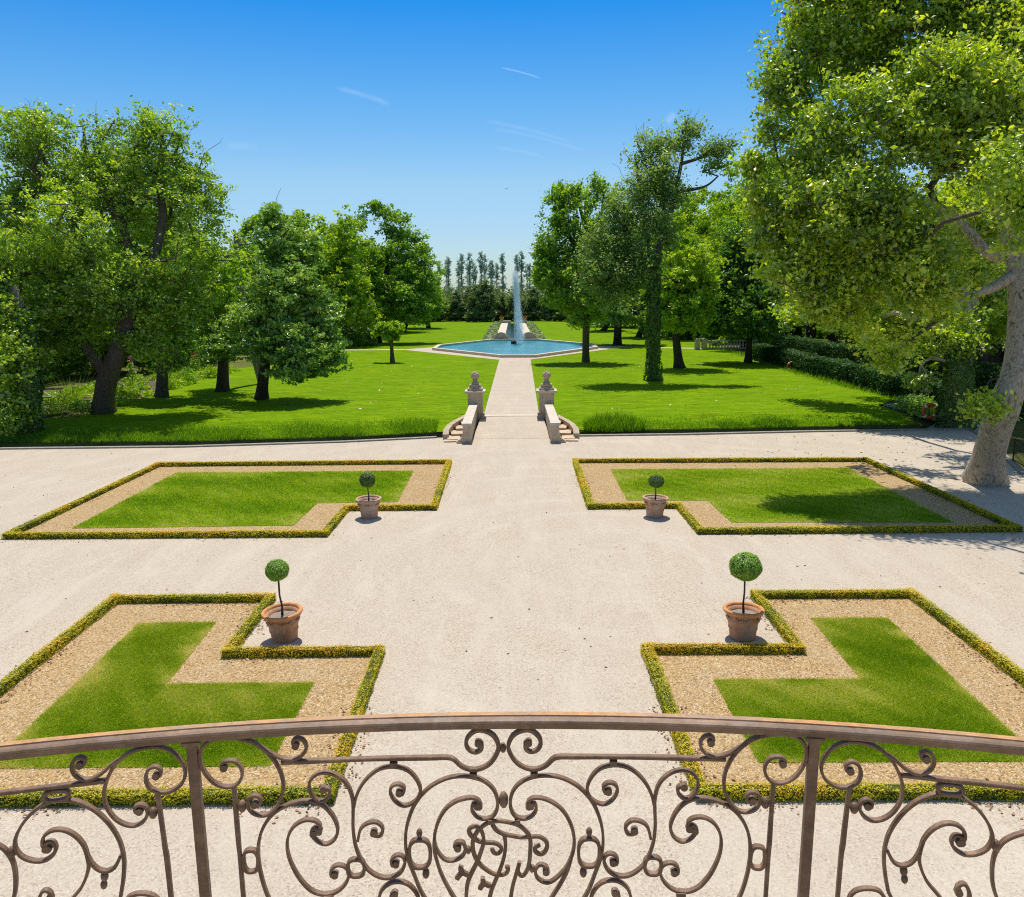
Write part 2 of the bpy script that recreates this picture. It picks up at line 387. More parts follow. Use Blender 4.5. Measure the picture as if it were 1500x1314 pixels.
def grow(trunk, limbs, tips, rg, step=.9, rtip=.025):
    """skeleton: returns node positions, parents, radii"""
    pos = []; par = []; fix = []
    def poly(pts, parent):
        pts = [np.array(p, float) for p in pts]; last = parent
        for i, p in enumerate(pts):
            if i == 0:
                if parent >= 0:
                    d = np.linalg.norm(np.array(pos)[:, :3] - p[:3], axis=1); last = int(d.argmin()); continue
                pos.append(p[:3]); par.append(-1); fix.append(p[3]); last = 0; continue
            q = pts[i - 1]; m = max(1, int(np.linalg.norm(p[:3] - q[:3]) / step))
            for j in range(1, m + 1):
                f = j / m; e = q + (p - q) * f
                jit = rg.normal(size=3) * .04 * (j < m)
                pos.append(e[:3] + jit); par.append(last); fix.append(e[3]); last = len(pos) - 1
    poly(trunk, -1)
    for l in limbs: poly(l, 0)
    n0 = len(pos)
    P = np.zeros((40000, 3)); n = n0; P[:n] = np.array(pos)
    lo = trunk[0][2] + (trunk[-1][2] - trunk[0][2]) * .28
    base = np.array(trunk[0][:3])
    order = np.argsort(np.linalg.norm(tips - P[:n0].mean(0), axis=1) if n0 else 0)
    cnt = [0] * n0
    for t in tips[order]:
        d = P[:n] - t
        c = np.linalg.norm(d, axis=1) + np.where(P[:n, 2] > t[2], (P[:n, 2] - t[2]) * .6, 0) + np.where(P[:n, 2] < lo, 50, 0)
        k = int(c.argmin()); a = P[k].copy(); L = np.linalg.norm(t - a); m = max(1, int(L / step))
        sag = rg.normal(size=3) * L * .09; sag[2] += L * .08
        last = k
        for j in range(1, m + 1):
            f = j / m
            if n >= 39990: break
            P[n] = a + (t - a) * f + sag * 4 * f * (1 - f) + (rg.normal(size=3) * .06 if j < m else 0)
            par.append(last); fix.append(0); cnt.append(0); last = n; n += 1
        while last >= 0:
            cnt[last] += 1; last = par[last]
    cnt = np.array(cnt); rad = rtip * np.maximum(cnt, 1) ** .47
    fx = np.array(fix); rad = np.where(fx > 0, fx, rad)
    for i in range(n0, n):
        if rad[i] > rad[par[i]]: rad[i] = rad[par[i]]
    return P[:n], np.array(par), rad, n0

def tubes_np(P, par, rad, idx, ns=6):
    a = par[idx]; A, B = P[a], P[idx]; ra, rb = rad[a], rad[idx]
    ra = np.minimum(ra, rb * 1.5 + .02)
    d = B - A; d /= np.linalg.norm(d, axis=1, keepdims=True) + 1e-9
    ref = np.where(np.abs(d[:, 2:3]) < .9, [[0, 0, 1.]], [[1., 0, 0]])
    u = np.cross(d, ref); u /= np.linalg.norm(u, axis=1, keepdims=True); v = np.cross(d, u)
    th = np.arange(ns) * 2 * np.pi / ns
    ring = u[:, None] * np.cos(th)[None, :, None] + v[:, None] * np.sin(th)[None, :, None]
    V = np.concatenate([(A - d * ra[:, None] * .2)[:, None] + ring * ra[:, None, None], (B + d * rb[:, None] * .2)[:, None] + ring * rb[:, None, None]], 1)
    m = len(idx); o = (np.arange(m) * 2 * ns)[:, None]; k = np.arange(ns)[None]; k2 = (k + 1) % ns
    Q = np.stack([o + k, o + k2, o + ns + k2, o + ns + k], 2).reshape(-1, 4)
    return V.reshape(-1, 3), Q

def trunk_mesh(paths, flare=1.5, seed=0, ns=16, h=1.1):
    """smooth tapered tubes with an uneven section and a root flare"""
    V = []; Q = []; rg = np.random.default_rng(seed)
    for pi, path in enumerate(paths):
        p = np.array(path, float)
        # resample with catmull-like smoothing
        t = np.r_[0, np.cumsum(np.linalg.norm(np.diff(p[:, :3], axis=0), axis=1))]
        m = max(4, int(t[-1] / .3)); tt = np.linspace(0, t[-1], m)
        if pi == 0: tt = np.r_[0, .12, .25, tt[1:]] if m > 1 and tt[1] > .27 else tt
        q = np.stack([np.interp(tt, t, p[:, c]) for c in range(4)], 1)
        for _ in range(3): q[1:-1, :3] = .25 * q[:-2, :3] + .5 * q[1:-1, :3] + .25 * q[2:, :3]
        d = np.gradient(q[:, :3], axis=0); d /= np.linalg.norm(d, axis=1, keepdims=True) + 1e-9
        u = np.cross(d, [[.1, 1., .02]]); u /= np.linalg.norm(u, axis=1, keepdims=True); v = np.cross(d, u)
        th = np.arange(ns) * 2 * np.pi / ns; ph = rg.uniform(0, 6.28, 4)
        o = sum(len(x) for x in V)
        for i in range(len(q)):
            z = q[i, 2] - q[0, 2]
            r = q[i, 3] * (1 + .07 * np.sin(2 * th + ph[0] + z * .4) + .05 * np.sin(3 * th + ph[1] - z * .7) + .035 * np.sin(7 * th + ph[2] + z * .9))
            if pi == 0:
                f = math.exp(-max(z, 0) / (h * .32)); r = r * (1 + (flare - 1) * f * (1 + .6 * np.sin(5 * th + ph[3]) + .25 * np.sin(8 * th + ph[1])))
            V.append(q[i, :3] + (u[i] * np.cos(th)[:, None] + v[i] * np.sin(th)[:, None]) * r[:, None])
        for i in range(len(q) - 1):
            k = np.arange(ns); k2 = (k + 1) % ns; a = o + i * ns
            Q.append(np.stack([a + k, a + k2, a + ns + k2, a + ns + k], 1))
    return np.concatenate(V), np.concatenate(Q)

def make_tree(name, label, cat, spec, leaf, bark, seed, nclump=1400, per=45, size=.26, crad=.55, nbr=220, gap=-.1, gscale=2.2,
              group=None, flare=1.3, bias=.45, up=.45, rtip=.025, twigs=0, ivy=None, ns=16, rz=0, flat=.7, step=.9, rs=None, dome=1, tbark=None, per_sub=7, space=.72):
    rg = np.random.default_rng(seed)
    t = spec['trunk']; limbs = spec['limbs']
    zc = [l[2] for l in spec['lobes']]; z0_, z1_ = min(zc), max(zc)
    lobes = []
    for l in spec['lobes']:
        h_ = (l[2] - z0_) / max(z1_ - z0_, .1); wd = 1.1 - .35 * h_ if dome else 1.
        lobes.append((l[0], l[1], l[2], l[3], l[4] * wd, l[5]))
    root = empty(name, spec['base'], label, cat, group, rz)
    rs = rs or crad * 1.9
    cl, rel, subt = crown_points(lobes, nclump, rg, seed, gap, gscale, bias, rs, per_sub, space)
    tips = cl[rg.permutation(len(cl))[:nbr]]
    P, par, rad, n0 = grow(t, limbs, tips, rg, step, rtip)
    V1, Q1 = trunk_mesh([t], flare, seed, ns)
    vs, qs, o = [V1], [Q1], len(V1); nmain = len(Q1)
    for q, l in enumerate(limbs):
        Vl, Ql = trunk_mesh([l], 1., seed + 1 + q, 10); vs.append(Vl); qs.append(Ql + o); o += len(Vl); nmain += len(Ql)
    idx = np.arange(n0, len(P))
    Vb, Qb = tubes_np(P, par, rad, idx, 5); vs.append(Vb); qs.append(Qb + o); o += len(Vb)
    if twigs:
        # bare twigs reaching out of the crown
        tv = []
        leafless = np.setdiff1d(np.arange(n0, len(P)), par); ends = P[leafless[rg.permutation(len(leafless))[:twigs]]]
        cen = np.array(lobes)[:, :3].mean(0)
        for e in ends:
            d = e - cen; d[2] = abs(d[2]) + .6; d /= np.linalg.norm(d)
            a = e
            for j in range(3):
                b = a + (d + rg.normal(size=3) * .3) * rg.uniform(.3, .6); tv.append((a, b, .018 - .004 * j)); a = b
        A = np.array([x[0] for x in tv]); B = np.array([x[1] for x in tv]); rr = np.array([x[2] for x in tv])
        PP = np.concatenate([A, B]); pr = np.r_[np.zeros(len(A), int), np.arange(len(A))]
        Vt, Qt = tubes_np(PP, pr, np.r_[rr, rr * .8], np.arange(len(A), 2 * len(A)), 4); vs.append(Vt); qs.append(Qt + o); o += len(Vt)
    Qa = np.concatenate(qs); mi = np.ones(len(Qa), int); mi[:nmain] = 0
    link_mesh('trunk', mesh_np('trunk', np.concatenate(vs), Qa, smooth=True, midx=mi), [bark, tbark or bark], root)
    # leaves in clumps
    n = len(cl) * per
    cs = crad * .62 * (1 + .3 * rg.normal(size=(len(cl), 1)))
    off = rg.normal(size=(len(cl), per, 3)) * cs[:, None] * np.array([1, 1, flat]) * .6
    Pl = (cl[:, None] + off).reshape(-1, 3)
    ct = .42 + .12 * rg.normal(size=len(cl)) + .16 * wob(cl, seed + 9, 3.) + .20 * rel + .07 * subt  # bough tops tinted lighter, undersides darker: top light painted into the leaf colour
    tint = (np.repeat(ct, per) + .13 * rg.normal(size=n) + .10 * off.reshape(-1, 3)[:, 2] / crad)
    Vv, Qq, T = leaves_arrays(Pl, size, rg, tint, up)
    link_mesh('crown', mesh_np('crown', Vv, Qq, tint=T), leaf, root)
    if ivy:
        z1, k, s = ivy
        p = np.array(t, float); tt = np.r_[0, np.cumsum(np.linalg.norm(np.diff(p[:, :3], axis=0), axis=1))]
        f = rg.random(k) ** .85 * z1; q = np.stack([np.interp(f, tt, p[:, c]) for c in range(4)], 1)
        th = rg.random(k) * 2 * np.pi; nr = np.stack([np.cos(th), np.sin(th), 0 * th], 1)
        rr = q[:, 3] * (1.12 + .15 * rg.random(k)) + .10 * (1 + wob(np.stack([th * 2, f * 2, f], 1), seed, 1.)) * (1 + .3 * rg.random(k))
        rr += .35 * q[:, 3] * np.exp(-f / .5)
        Vv, Qq, T = leaves_arrays(q[:, :3] + nr * rr[:, None], s, rg, .45 + .25 * rg.normal(size=k), .2, nr)
        link_mesh('ivy', mesh_np('ivy', Vv, Qq, tint=T), M['ivy'], root)
    return root

def dup(root, loc, rz, s, label, group=None, sz=None):
    r = root.copy(); C.objects.link(r); r.location = loc; r.rotation_euler = (0, 0, rz); r.scale = (s, s, sz or s)
    r['label'] = label
    if group: r['group'] = group
    elif 'group' in r: del r['group']
    for ch in list(root.children):
        c = ch.copy(); C.objects.link(c); c.parent = r
    return r

def blades(name, P, h, w, rg, mat, z, lean=.35, tint=None, parent=None, hv=.3):
    n = len(P)
    hh = h * (1 + hv * rg.normal(size=n)).clip(.3, 2)
    th = rg.random(n) * 2 * np.pi; u = np.stack([np.cos(th), np.sin(th)], 1) * w / 2
    ln = rg.normal(size=(n, 2)) * lean * hh[:, None]
    zz = z if not np.isscalar(z) else np.full(n, z)
    a = np.c_[P - u, zz]; b = np.c_[P + u, zz]; c = np.c_[P + ln, zz + hh]
    V = np.stack([a, b, c], 1).reshape(-1, 3)
    t = (tint if tint is not None else .5) + .22 * rg.normal(size=n)
    return link_mesh(name, mesh_np(name, V, None, np.arange(3 * n).reshape(n, 3), np.clip(t, 0, 1)), mat, parent)

def hedge(path, w, h, dens, size, mat, core, rg, name, label, cat='hedge', group=None, closed=True, z=0, rough=.02, ybias=.0, per_h=True):
    pts = [np.array(p, float) for p in path]; n = len(pts); segs = [(pts[i], pts[(i + 1) % n]) for i in range(n if closed else n - 1)]
    # core: box strips
    bm = MB()
    for a, b in segs:
        d = b - a; L = np.linalg.norm(d); m = (a + b) / 2
        bm.box((m[0], m[1], z + h * .45), (L + w * .8, w * .72 - rnd.uniform(0, .004), h * .86 - rnd.uniform(0, .004)), math.atan2(d[1], d[0]))
    VS = []; QS = []; TS = []; o = 0
    for a, b in segs:
        d = b - a; L = np.linalg.norm(d); d = d / L; nn = np.array([-d[1], d[0]])
        k = int(L * (w + 2 * h) * dens)
        s = rg.random(k) * (L + w) - w / 2; f = rg.random(k) * (w + 2 * h)
        side = f < h; top = (f >= h) & (f < h + w)
        off = np.where(side, -w / 2, np.where(top, f - h - w / 2, w / 2)); zz = np.where(side, f, np.where(top, h, f - h - w))
        nr = np.zeros((k, 3)); nr[side, :2] = -nn; nr[top, 2] = 1; r3 = ~(side | top); nr[r3, :2] = nn
        # rounded shoulders and uneven clipping
        rnd_ = np.clip((zz / h - .75) / .25, 0, 1) ** 2 * w * .12
        off = np.where(side, off + rnd_, np.where(r3, off - rnd_, off))
        P = np.zeros((k, 3)); P[:, :2] = a + d * s[:, None] + nn * off[:, None]; P[:, 2] = z + zz
        bumpy = wob(P, 3, w * 1.1) + 1.0 * wob(P, 17, w * 3.2)
        P += nr * (rough * (bumpy + .8 * rg.normal(size=k)))[:, None]
        P[:, 2] = np.maximum(P[:, 2], z + .005)
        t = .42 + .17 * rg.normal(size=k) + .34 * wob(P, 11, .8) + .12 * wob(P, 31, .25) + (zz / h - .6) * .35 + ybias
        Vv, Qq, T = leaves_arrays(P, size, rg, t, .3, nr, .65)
        VS.append(Vv); QS.append(Qq + o); TS.append(T); o += len(Vv)
    root = empty(name, (0, 0, 0), label, cat, group) if False else None
    V = np.concatenate(VS); Q = np.concatenate(QS); T = np.concatenate(TS)
    # one mesh: core faces + leaf faces
    bmesh.ops.recalc_face_normals(bm.bm, faces=bm.bm.faces)
    bm.bm.verts.index_update(); cv = np.array([v.co[:] for v in bm.bm.verts]); cq = np.array([[v.index for v in f.verts] for f in bm.bm.faces]); bm.bm.free()
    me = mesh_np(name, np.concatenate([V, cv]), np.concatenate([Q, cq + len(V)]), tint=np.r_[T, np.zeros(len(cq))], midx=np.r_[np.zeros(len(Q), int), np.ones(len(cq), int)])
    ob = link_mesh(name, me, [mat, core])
    return tag(ob, label, cat, group)

def leaf_blob(lobes, n, size, rg, mat, name, parent=None, loc=(0, 0, 0), up=.5, bias=.35, zmin=0.01):
    L = np.array(lobes, float); w = (L[:, 3] * L[:, 4] * L[:, 5]) ** .667; w /= w.sum()
    k = rg.choice(len(L), n, p=w); d = unit(rg, n)
    P = L[k, :3] + d * L[k, 3:6] * (rg.random((n, 1)) ** bias) * (1 + .15 * wob(d * 4 + k[:, None], 5, 1.)[:, None])
    P = P[P[:, 2] > zmin]
    t = .45 + .2 * rg.normal(size=len(P)) + .2 * wob(P, 4, .5)
    Vv, Qq, T = leaves_arrays(P, size, rg, t, up, None)
    return link_mesh(name, mesh_np(name, Vv, Qq, tint=T), mat, parent, loc)

rg = np.random.default_rng(42)

# ------------------------------------------------------------------ camera, light, sky
cam = bpy.data.cameras.new('camera'); co = bpy.data.objects.new('camera', cam); C.objects.link(co)
cam.sensor_width = 36; cam.lens = 36 * 1180 / 1500; cam.clip_end = 6000; cam.clip_start = .05
pit, roll = R_(10.9), R_(.4)
r0, u0, f0 = Vector((1, 0, 0)), Vector((0, math.sin(pit), math.cos(pit))), Vector((0, math.cos(pit), -math.sin(pit)))
rx = r0 * math.cos(roll) - u0 * math.sin(roll); ux = r0 * math.sin(roll) + u0 * math.cos(roll)
mw = Matrix((rx, ux, -f0)).transposed().to_4x4(); mw.translation = (0, 0, 7.3)
co.matrix_world = mw; sc.camera = co
sc.view_settings.view_transform = 'Standard'; sc.view_settings.look = 'None'; sc.view_settings.exposure = 0; sc.view_settings.gamma = 1
EL, AZ = R_(68), R_(-3)          # sun ahead of the viewer, high; AZ measured from +Y towards +X
sd = Vector((math.sin(AZ) * math.cos(EL), math.cos(AZ) * math.cos(EL), math.sin(EL)))
sun = bpy.data.lights.new('sun', 'SUN'); sun.energy = 5.0; sun.angle = R_(.53); sun.color = (1, .955, .88)
so = bpy.data.objects.new('sun', sun); C.objects.link(so); so.rotation_euler = sd.to_track_quat('Z', 'Y').to_euler(); so.location = (0, 60, 150)
w = bpy.data.worlds.new('World'); sc.world = w; w.use_nodes = True
nt = w.node_tree; nn = nt.nodes; ll = nt.links
sky = nn.new('ShaderNodeTexSky'); sky.sky_type = 'NISHITA'; sky.sun_disc = False; sky.sun_elevation = EL; sky.sun_rotation = AZ
sky.air_density = 1.0; sky.dust_density = .4; sky.ozone_density = 2.0
bg = nn['Background']; bg.inputs[1].default_value = .145
def wmath(op, a, b=0., c=0.):
    k = nn.new('ShaderNodeMath'); k.operation = op
    for v, i in ((a, 0), (b, 1), (c, 2)):
        if isinstance(v, (int, float)): k.inputs[i].default_value = v
        else: ll.new(v, k.inputs[i])
    return k.outputs[0]
tcw = nn.new('ShaderNodeTexCoord'); sep = nn.new('ShaderNodeSeparateXYZ'); ll.new(tcw.outputs['Generated'], sep.inputs[0])
# deepen the blue in the low sky; overhead kept brighter to fill the shadows
rampw = nn.new('ShaderNodeValToRGB'); e = rampw.color_ramp.elements
for el, (p, c) in zip([e[0], e[1]] + [e.new(.2 + .1 * k) for k in range(5)], [(0., (.58, .69, .80)), (1., (.95, .95, .95)), (.075, (.56, .69, .85)), (.13, (.57, .74, .84)), (.216, (.31, .67, .90)), (.32, (.045, .52, .95)), (.5, (.85, .9, .95))]):
    el.position = p; el.color = (*c, 1)
ll.new(sep.outputs[2], rampw.inputs[0])
mul = nn.new('ShaderNodeMix'); mul.data_type = 'RGBA'; mul.blend_type = 'MULTIPLY'; mul.inputs[0].default_value = 1
ll.new(sky.outputs[0], mul.inputs[6]); ll.new(rampw.outputs[0], mul.inputs[7])
# condensation trails: thin bright streaks in the sky, by direction
gx = wmath('DIVIDE', sep.outputs[0], wmath('MAXIMUM', sep.outputs[1], .01)); gz = wmath('DIVIDE', sep.outputs[2], wmath('MAXIMUM', sep.outputs[1], .01))
wn = nn.new('ShaderNodeTexNoise'); wn.inputs['Scale'].default_value = 60; wn.inputs['Detail'].default_value = 4; ll.new(tcw.outputs['Generated'], wn.inputs['Vector'])
total = None
for (A, B, wd, st) in [((-0.2036,0.2368), (-0.1375,0.2169), .0042, .10), ((-0.0104,0.257), (0.0371,0.2448), .0012, .22), ((-0.0325,0.1996), (0.0733,0.1739), .0028, .06), ((-0.0246,0.1913), (0.0927,0.163), .0026, .055), ((-0.0217,0.1699), (0.0427,0.1572), .0026, .055), ((-0.3354,0.1728), (-0.2953,0.171), .006, .06), ((0.1837,0.1952), (0.1945,0.2057), .007, .13)]:
    dx, dz = B[0] - A[0], B[1] - A[1]; L = math.hypot(dx, dz); dx /= L; dz /= L
    px = wmath('SUBTRACT', gx, A[0]); pz = wmath('SUBTRACT', gz, A[1])
    t = wmath('DIVIDE', wmath('ADD', wmath('MULTIPLY', px, dx), wmath('MULTIPLY', pz, dz)), L)
    d = wmath('ABSOLUTE', wmath('ADD', wmath('ADD', wmath('MULTIPLY', px, -dz), wmath('MULTIPLY', pz, dx)), wmath('MULTIPLY', wmath('MULTIPLY', t, wmath('SUBTRACT', 1, t)), -L * .08)))
    m1 = wmath('MAXIMUM', wmath('SUBTRACT', 1, wmath('DIVIDE', d, wd)), 0)
    m2 = wmath('MINIMUM', wmath('MAXIMUM', wmath('MULTIPLY', wmath('MULTIPLY', t, wmath('SUBTRACT', 1, t)), 7.), 0), 1)
    m = wmath('MULTIPLY', wmath('MULTIPLY', m1, m2), wmath('MULTIPLY', wmath('ADD', wn.outputs[0], .4), st))
    total = m if total is None else wmath('ADD', total, m)
mc = nn.new('ShaderNodeMix'); mc.data_type = 'RGBA'
ll.new(total, mc.inputs[0]); ll.new(mul.outputs[2], mc.inputs[6]); mc.inputs[7].default_value = (7.5, 8.2, 9, 1)
ll.new(mc.outputs[2], bg.inputs[0])
sc.cycles.max_bounces = 9; sc.cycles.diffuse_bounces = 5; sc.cycles.glossy_bounces = 3; sc.cycles.transmission_bounces = 4; sc.cycles.transparent_max_bounces = 8
sc.cycles.use_denoising = False; sc.cycles.filter_width = 1.1; sc.cycles.sample_clamp_indirect = 4; sc.cycles.sample_clamp_direct = 12

# ------------------------------------------------------------------ ground
ZL = .37
kerb = [(-260, 34.5), (-60, 37.2), (-25, 38.66), (-16.08, 38.86), (-8.58, 39.86), (-3.9, 41.0), (3.8, 41.15), (8.9, 41.34), (16.3, 42.0), (24.35, 42.3)]
def kerb_y(x):
    return float(np.interp(x, [p[0] for p in kerb] + [60, 260], [p[1] for p in kerb] + [43, 43]))
# one sheet: low under the court and the ditch, rising to the park level beyond
xs = [-900, -260, -120, -60, -40, -25, -16, -8.6, -3.9, 0, 3.9, 8.9, 16.3, 24.3, 40, 60, 120, 260, 900]
rows = [('a', -60, -.7), ('k', 1.9, -.72), ('k', 2.05, -.08), ('k', 4.2, .30), ('k', 7, ZL - .06), ('a', 120, ZL - .06), ('a', 400, ZL - .06), ('a', 1600, 2)]
V = []; Q = []
for kind, yy, zz in rows:
    for x in xs: V.append((x, yy if kind == 'a' else kerb_y(x) + yy, zz if not (kind == 'k' and abs(x) < 3.5 and yy < 5) else -.72))
nx = len(xs)
for r in range(len(rows) - 1):
    for k in range(nx - 1): Q.append((r * nx + k, r * nx + k + 1, (r + 1) * nx + k + 1, (r + 1) * nx + k))
tag(link_mesh('ground', mesh_np('ground', V, Q), M['earth']), kind='structure')

# the gravel court
court = [(-120, -20), (60, -20), (60, 31.5), (20.6, 31.6), (23.9, 40.3), (24.35, 42.2)] + [p for p in reversed(kerb)][1:-1] + [(-120, 36)]
tag(poly_sheet('gravel_court', court, 0, M['gravel']), kind='structure')
# ditch water
bm = MB()
dw = [(x, kerb_y(x) + .1) for x in (-60, -25, -16.1, -8.6, -3.9, 3.9, 8.9, 16.3, 24.2)]
ditch = [p for p in dw] + [(x, y + 2.0) for x, y in reversed(dw)]
tag(poly_sheet('water', ditch, -.34, M['ditch']), kind='structure')
# kerb stones: low strip along the court edge
def strip(name, pts, w, z0, z1, mat):
    bm = MB()
    P = [Vector((p[0], p[1], 0)) for p in pts]
    V1 = []; 
    for i, p in enumerate(P):
        t = (P[min(i + 1, len(P) - 1)] - P[max(i - 1, 0)]).normalized(); n = Vector((-t.y, t.x, 0)) * w / 2
        V1.append([bm.bm.verts.new((p + n * s) + Vector((0, 0, z))) for s, z in ((-1, z0), (-1, z1), (1, z1), (1, z0))])
    for a, b in zip(V1, V1[1:]):
        for k in range(4): bm.bm.faces.new((a[k], a[(k + 1) % 4], b[(k + 1) % 4], b[k]))
    bm.bm.faces.new(V1[0]); bm.bm.faces.new(V1[-1][::-1])
    return bm.build(name, mat)
tag(strip('kerb', kerb[1:6], .28, -.7, .07, M['kerb']), kind='structure')
tag(strip('kerb', [(3.2, 41.15)] + kerb[7:] + [(23.9, 40.3), (20.6, 31.6)], .26, -.7, .075, M['kerb']), kind='structure')

# park lawn: bank at the ditch, then the level turf
left = [(-23.045,38.231),(-24.615,43.162),(-25.272,46.896),(-25.447,54.315),(-26.347,67.601),(-26.312,76.895),(-23.955,88.884),(-26.502,112.835),(-28.021,145.821),(-27.804,175.677),(-24.876,199.679)]
right = [(23.517,44.371),(25.282,49.013),(25.654,52.607),(25.147,57.849),(25.042,61.93),(24.944,70.76),(25.523,81.142),(25.771,98.564),(27.479,116.141),(31.668,150.155),(32.624,184.227)]
fx = [-28, -25, -20, -16.1, -12, -8.6, -6, -4.2, -2.6, -2.3, 2.2, 2.5, 3.9, 6, 8.9, 12, 16.3, 20, 22.6]
front = [(x, kerb_y(x) + 2.1, -.04) for x in fx]
mid = [(x, kerb_y(x) + 4.3, ZL - .07 + .04) for x in fx]
inner = [(x, kerb_y(x) + 7.1, ZL) for x in fx]
lawn_poly = [(p[0], p[1] if abs(p[0]) > 2.7 else 46.3) for p in inner] + [(x, y) for x, y in right if y > 50] + [(60, 215), (-60, 215)] + [(x, y) for x, y in reversed(left) if y > 46.5]
tag(poly_sheet('lawn', lawn_poly, ZL, M['lawn']), kind='structure')
V = front + mid + inner; n_ = len(fx); Q = []
for r in (0, 1):
    for k in range(n_ - 1):
        if not -2.35 < (fx[k] + fx[k + 1]) / 2 < 2.25: Q.append((r * n_ + k, r * n_ + k + 1, (r + 1) * n_ + k + 1, (r + 1) * n_ + k))
tag(link_mesh('lawn', mesh_np('lawn', V, Q), M['lawn']), kind='structure')
# ramp over the ditch, threshold, axial path, apron of the pool, cross paths
V = [(-2.0, 40.6, .006), (2.0, 40.6, .006), (1.75, 45.6, .395), (-1.75, 45.6, .395), (-2.0, 40.6, -.7), (2.0, 40.6, -.7), (1.75, 45.6, -.7), (-1.75, 45.6, -.7)]
tag(link_mesh('ramp', mesh_np('ramp', V, [(0, 1, 2, 3), (4, 5, 1, 0), (5, 6, 2, 1), (6, 7, 3, 2), (7, 4, 0, 3)]), M['gravel']), kind='structure')
tag(poly_sheet('path', [(-1.62, 46.1), (1.58, 46.1), (2.05, 87), (-1.28, 87)], ZL + .012, M['gravel']), kind='structure')
pool = [(-9.93, 101.6), (-1.2, 88.8), (2.7, 88.6), (10.9, 101.9), (10.9, 108.4), (4.2, 120.2), (-3.2, 120.4), (-9.85, 108.1)]
pc = (.5, 104.5)
def grow_poly(poly, d):
    out = []
    n = len(poly)
    for i in range(n):
        a, b, c = (Vector(poly[(i + k) % n]) for k in (-1, 0, 1))
        t1 = (b - a).normalized(); t2 = (c - b).normalized(); n1 = Vector((t1.y, -t1.x)); n2 = Vector((t2.y, -t2.x))
        m = (n1 + n2).normalized(); out.append(tuple(b + m * (d / max(.3, m.dot(n1)))))
    return out
apron = [(-13.3, 104), (-13.3, 102.2), (-1.5, 86.2), (2.2, 86.2), (14.3, 104.5), (14.3, 106.3), (11.5, 108), (11, 102), (2.7, 88.7), (-1.2, 88.9), (-10, 101.6), (-9.9, 107.5)]
tag(poly_sheet('path', apron, ZL + .008, M['gravel']), kind='structure')
tag(poly_sheet('path', [(-13.2, 102.3), (-13.2, 103.9), (-70, 104.2), (-70, 102.4)], ZL + .010, M['gravel']), kind='structure')
tag(poly_sheet('path', [(14.2, 104.6), (23.9, 100.4), (30, 99.2), (30, 101), (24, 102.0), (14.2, 106.2)], ZL + .010, M['gravel']), kind='structure')
# land beyond the canal: sandy clearings
tag(poly_sheet('clearing', [(34, 60), (80, 56), (90, 110), (36, 112)], ZL + .02 - .05, M['sand']), kind='structure')
tag(poly_sheet('clearing', [(-27.5, 46.5), (-26.4, 52.5), (-25, 62), (-24, 75), (-28, 80), (-31, 74), (-32, 60), (-33, 48)], ZL - .03, M['soil']), kind='structure')

# ------------------------------------------------------------------ parterres
def mx(poly, s): return [(x * s, y) for x, y in poly]
near_h = [(2.74, 10.66), (9.62, 10.62), (9.65, 18.5), (5.88, 18.52), (5.88, 15.48), (2.76, 15.52)]
far_h = [(2.70, 26.86), (5.72, 26.86), (5.78, 23.84), (15.55, 23.84), (15.4, 34.35), (2.76, 34.5)]
near_l = [(3.86, 11.53), (8.32, 11.51), (8.48, 17.2), (6.76, 17.22), (6.64, 14.28), (3.83, 14.3)]
far_l = [(4.1, 27.9), (6.95, 27.8), (7.05, 25.0), (14.1, 24.85), (14.1, 33.0), (4.14, 33.05)]
sides = {-1: 'left', 1: 'right'}
for s in (-1, 1):
    for which, hp, lp in (('near', near_h, near_l), ('far', far_h, far_l)):
        hp, lp = mx(hp, s), mx(lp, s)
        tag(poly_sheet('gravel_bed', hp, .006, M['bed']), kind='structure')
        tag(poly_sheet('lawn', lp, .014, M['plawn']), kind='structure')
        lab = {('near', -1): 'low golden box hedge around the L-shaped bed left of the court, nearest the balcony', ('near', 1): 'low golden box hedge around the L-shaped bed right of the court, nearest the balcony',
               ('far', -1): 'low box hedge around the wide farther bed on the left, fully in sun', ('far', 1): 'low box hedge around the farther bed half shaded by the plane tree'}[(which, s)]
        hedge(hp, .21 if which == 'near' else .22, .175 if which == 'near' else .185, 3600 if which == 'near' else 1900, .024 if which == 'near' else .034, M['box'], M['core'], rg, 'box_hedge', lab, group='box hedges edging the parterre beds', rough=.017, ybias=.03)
        # turf blades
        area = 32 if which == 'near' else 72
        n = 190000 if which == 'near' else 90000
        P = sample_poly(lp, n, rg); e_ = wob(np.c_[P, P[:, :1] * 0], 21, .7)
        P = P + rg.normal(size=P.shape) * .025
        ed = np.full(n, 9.)
        for q in range(len(lp)):
            a_, c_ = np.array(lp[q]), np.array(lp[(q + 1) % len(lp)]); d_ = (c_ - a_) / np.linalg.norm(c_ - a_)
            ed = np.minimum(ed, np.abs((P - a_) @ np.array([-d_[1], d_[0]])) + 9 * (((P - a_) @ d_ < 0) | ((P - c_) @ d_ > 0)))
        e_ = e_ + 2.2 * np.exp(-ed / .33) * (.6 + .6 * wob(np.c_[P, P[:, :1] * 0], 5, .5))
        tag(blades('grass', P, .035 if which == 'near' else .045, .010 if which == 'near' else .018, rg, M['grass'], .012, .6, .36 + .24 * e_ + .20 * wob(np.c_[P, P[:, :1] * 0], 33, 2.2)), kind='stuff')

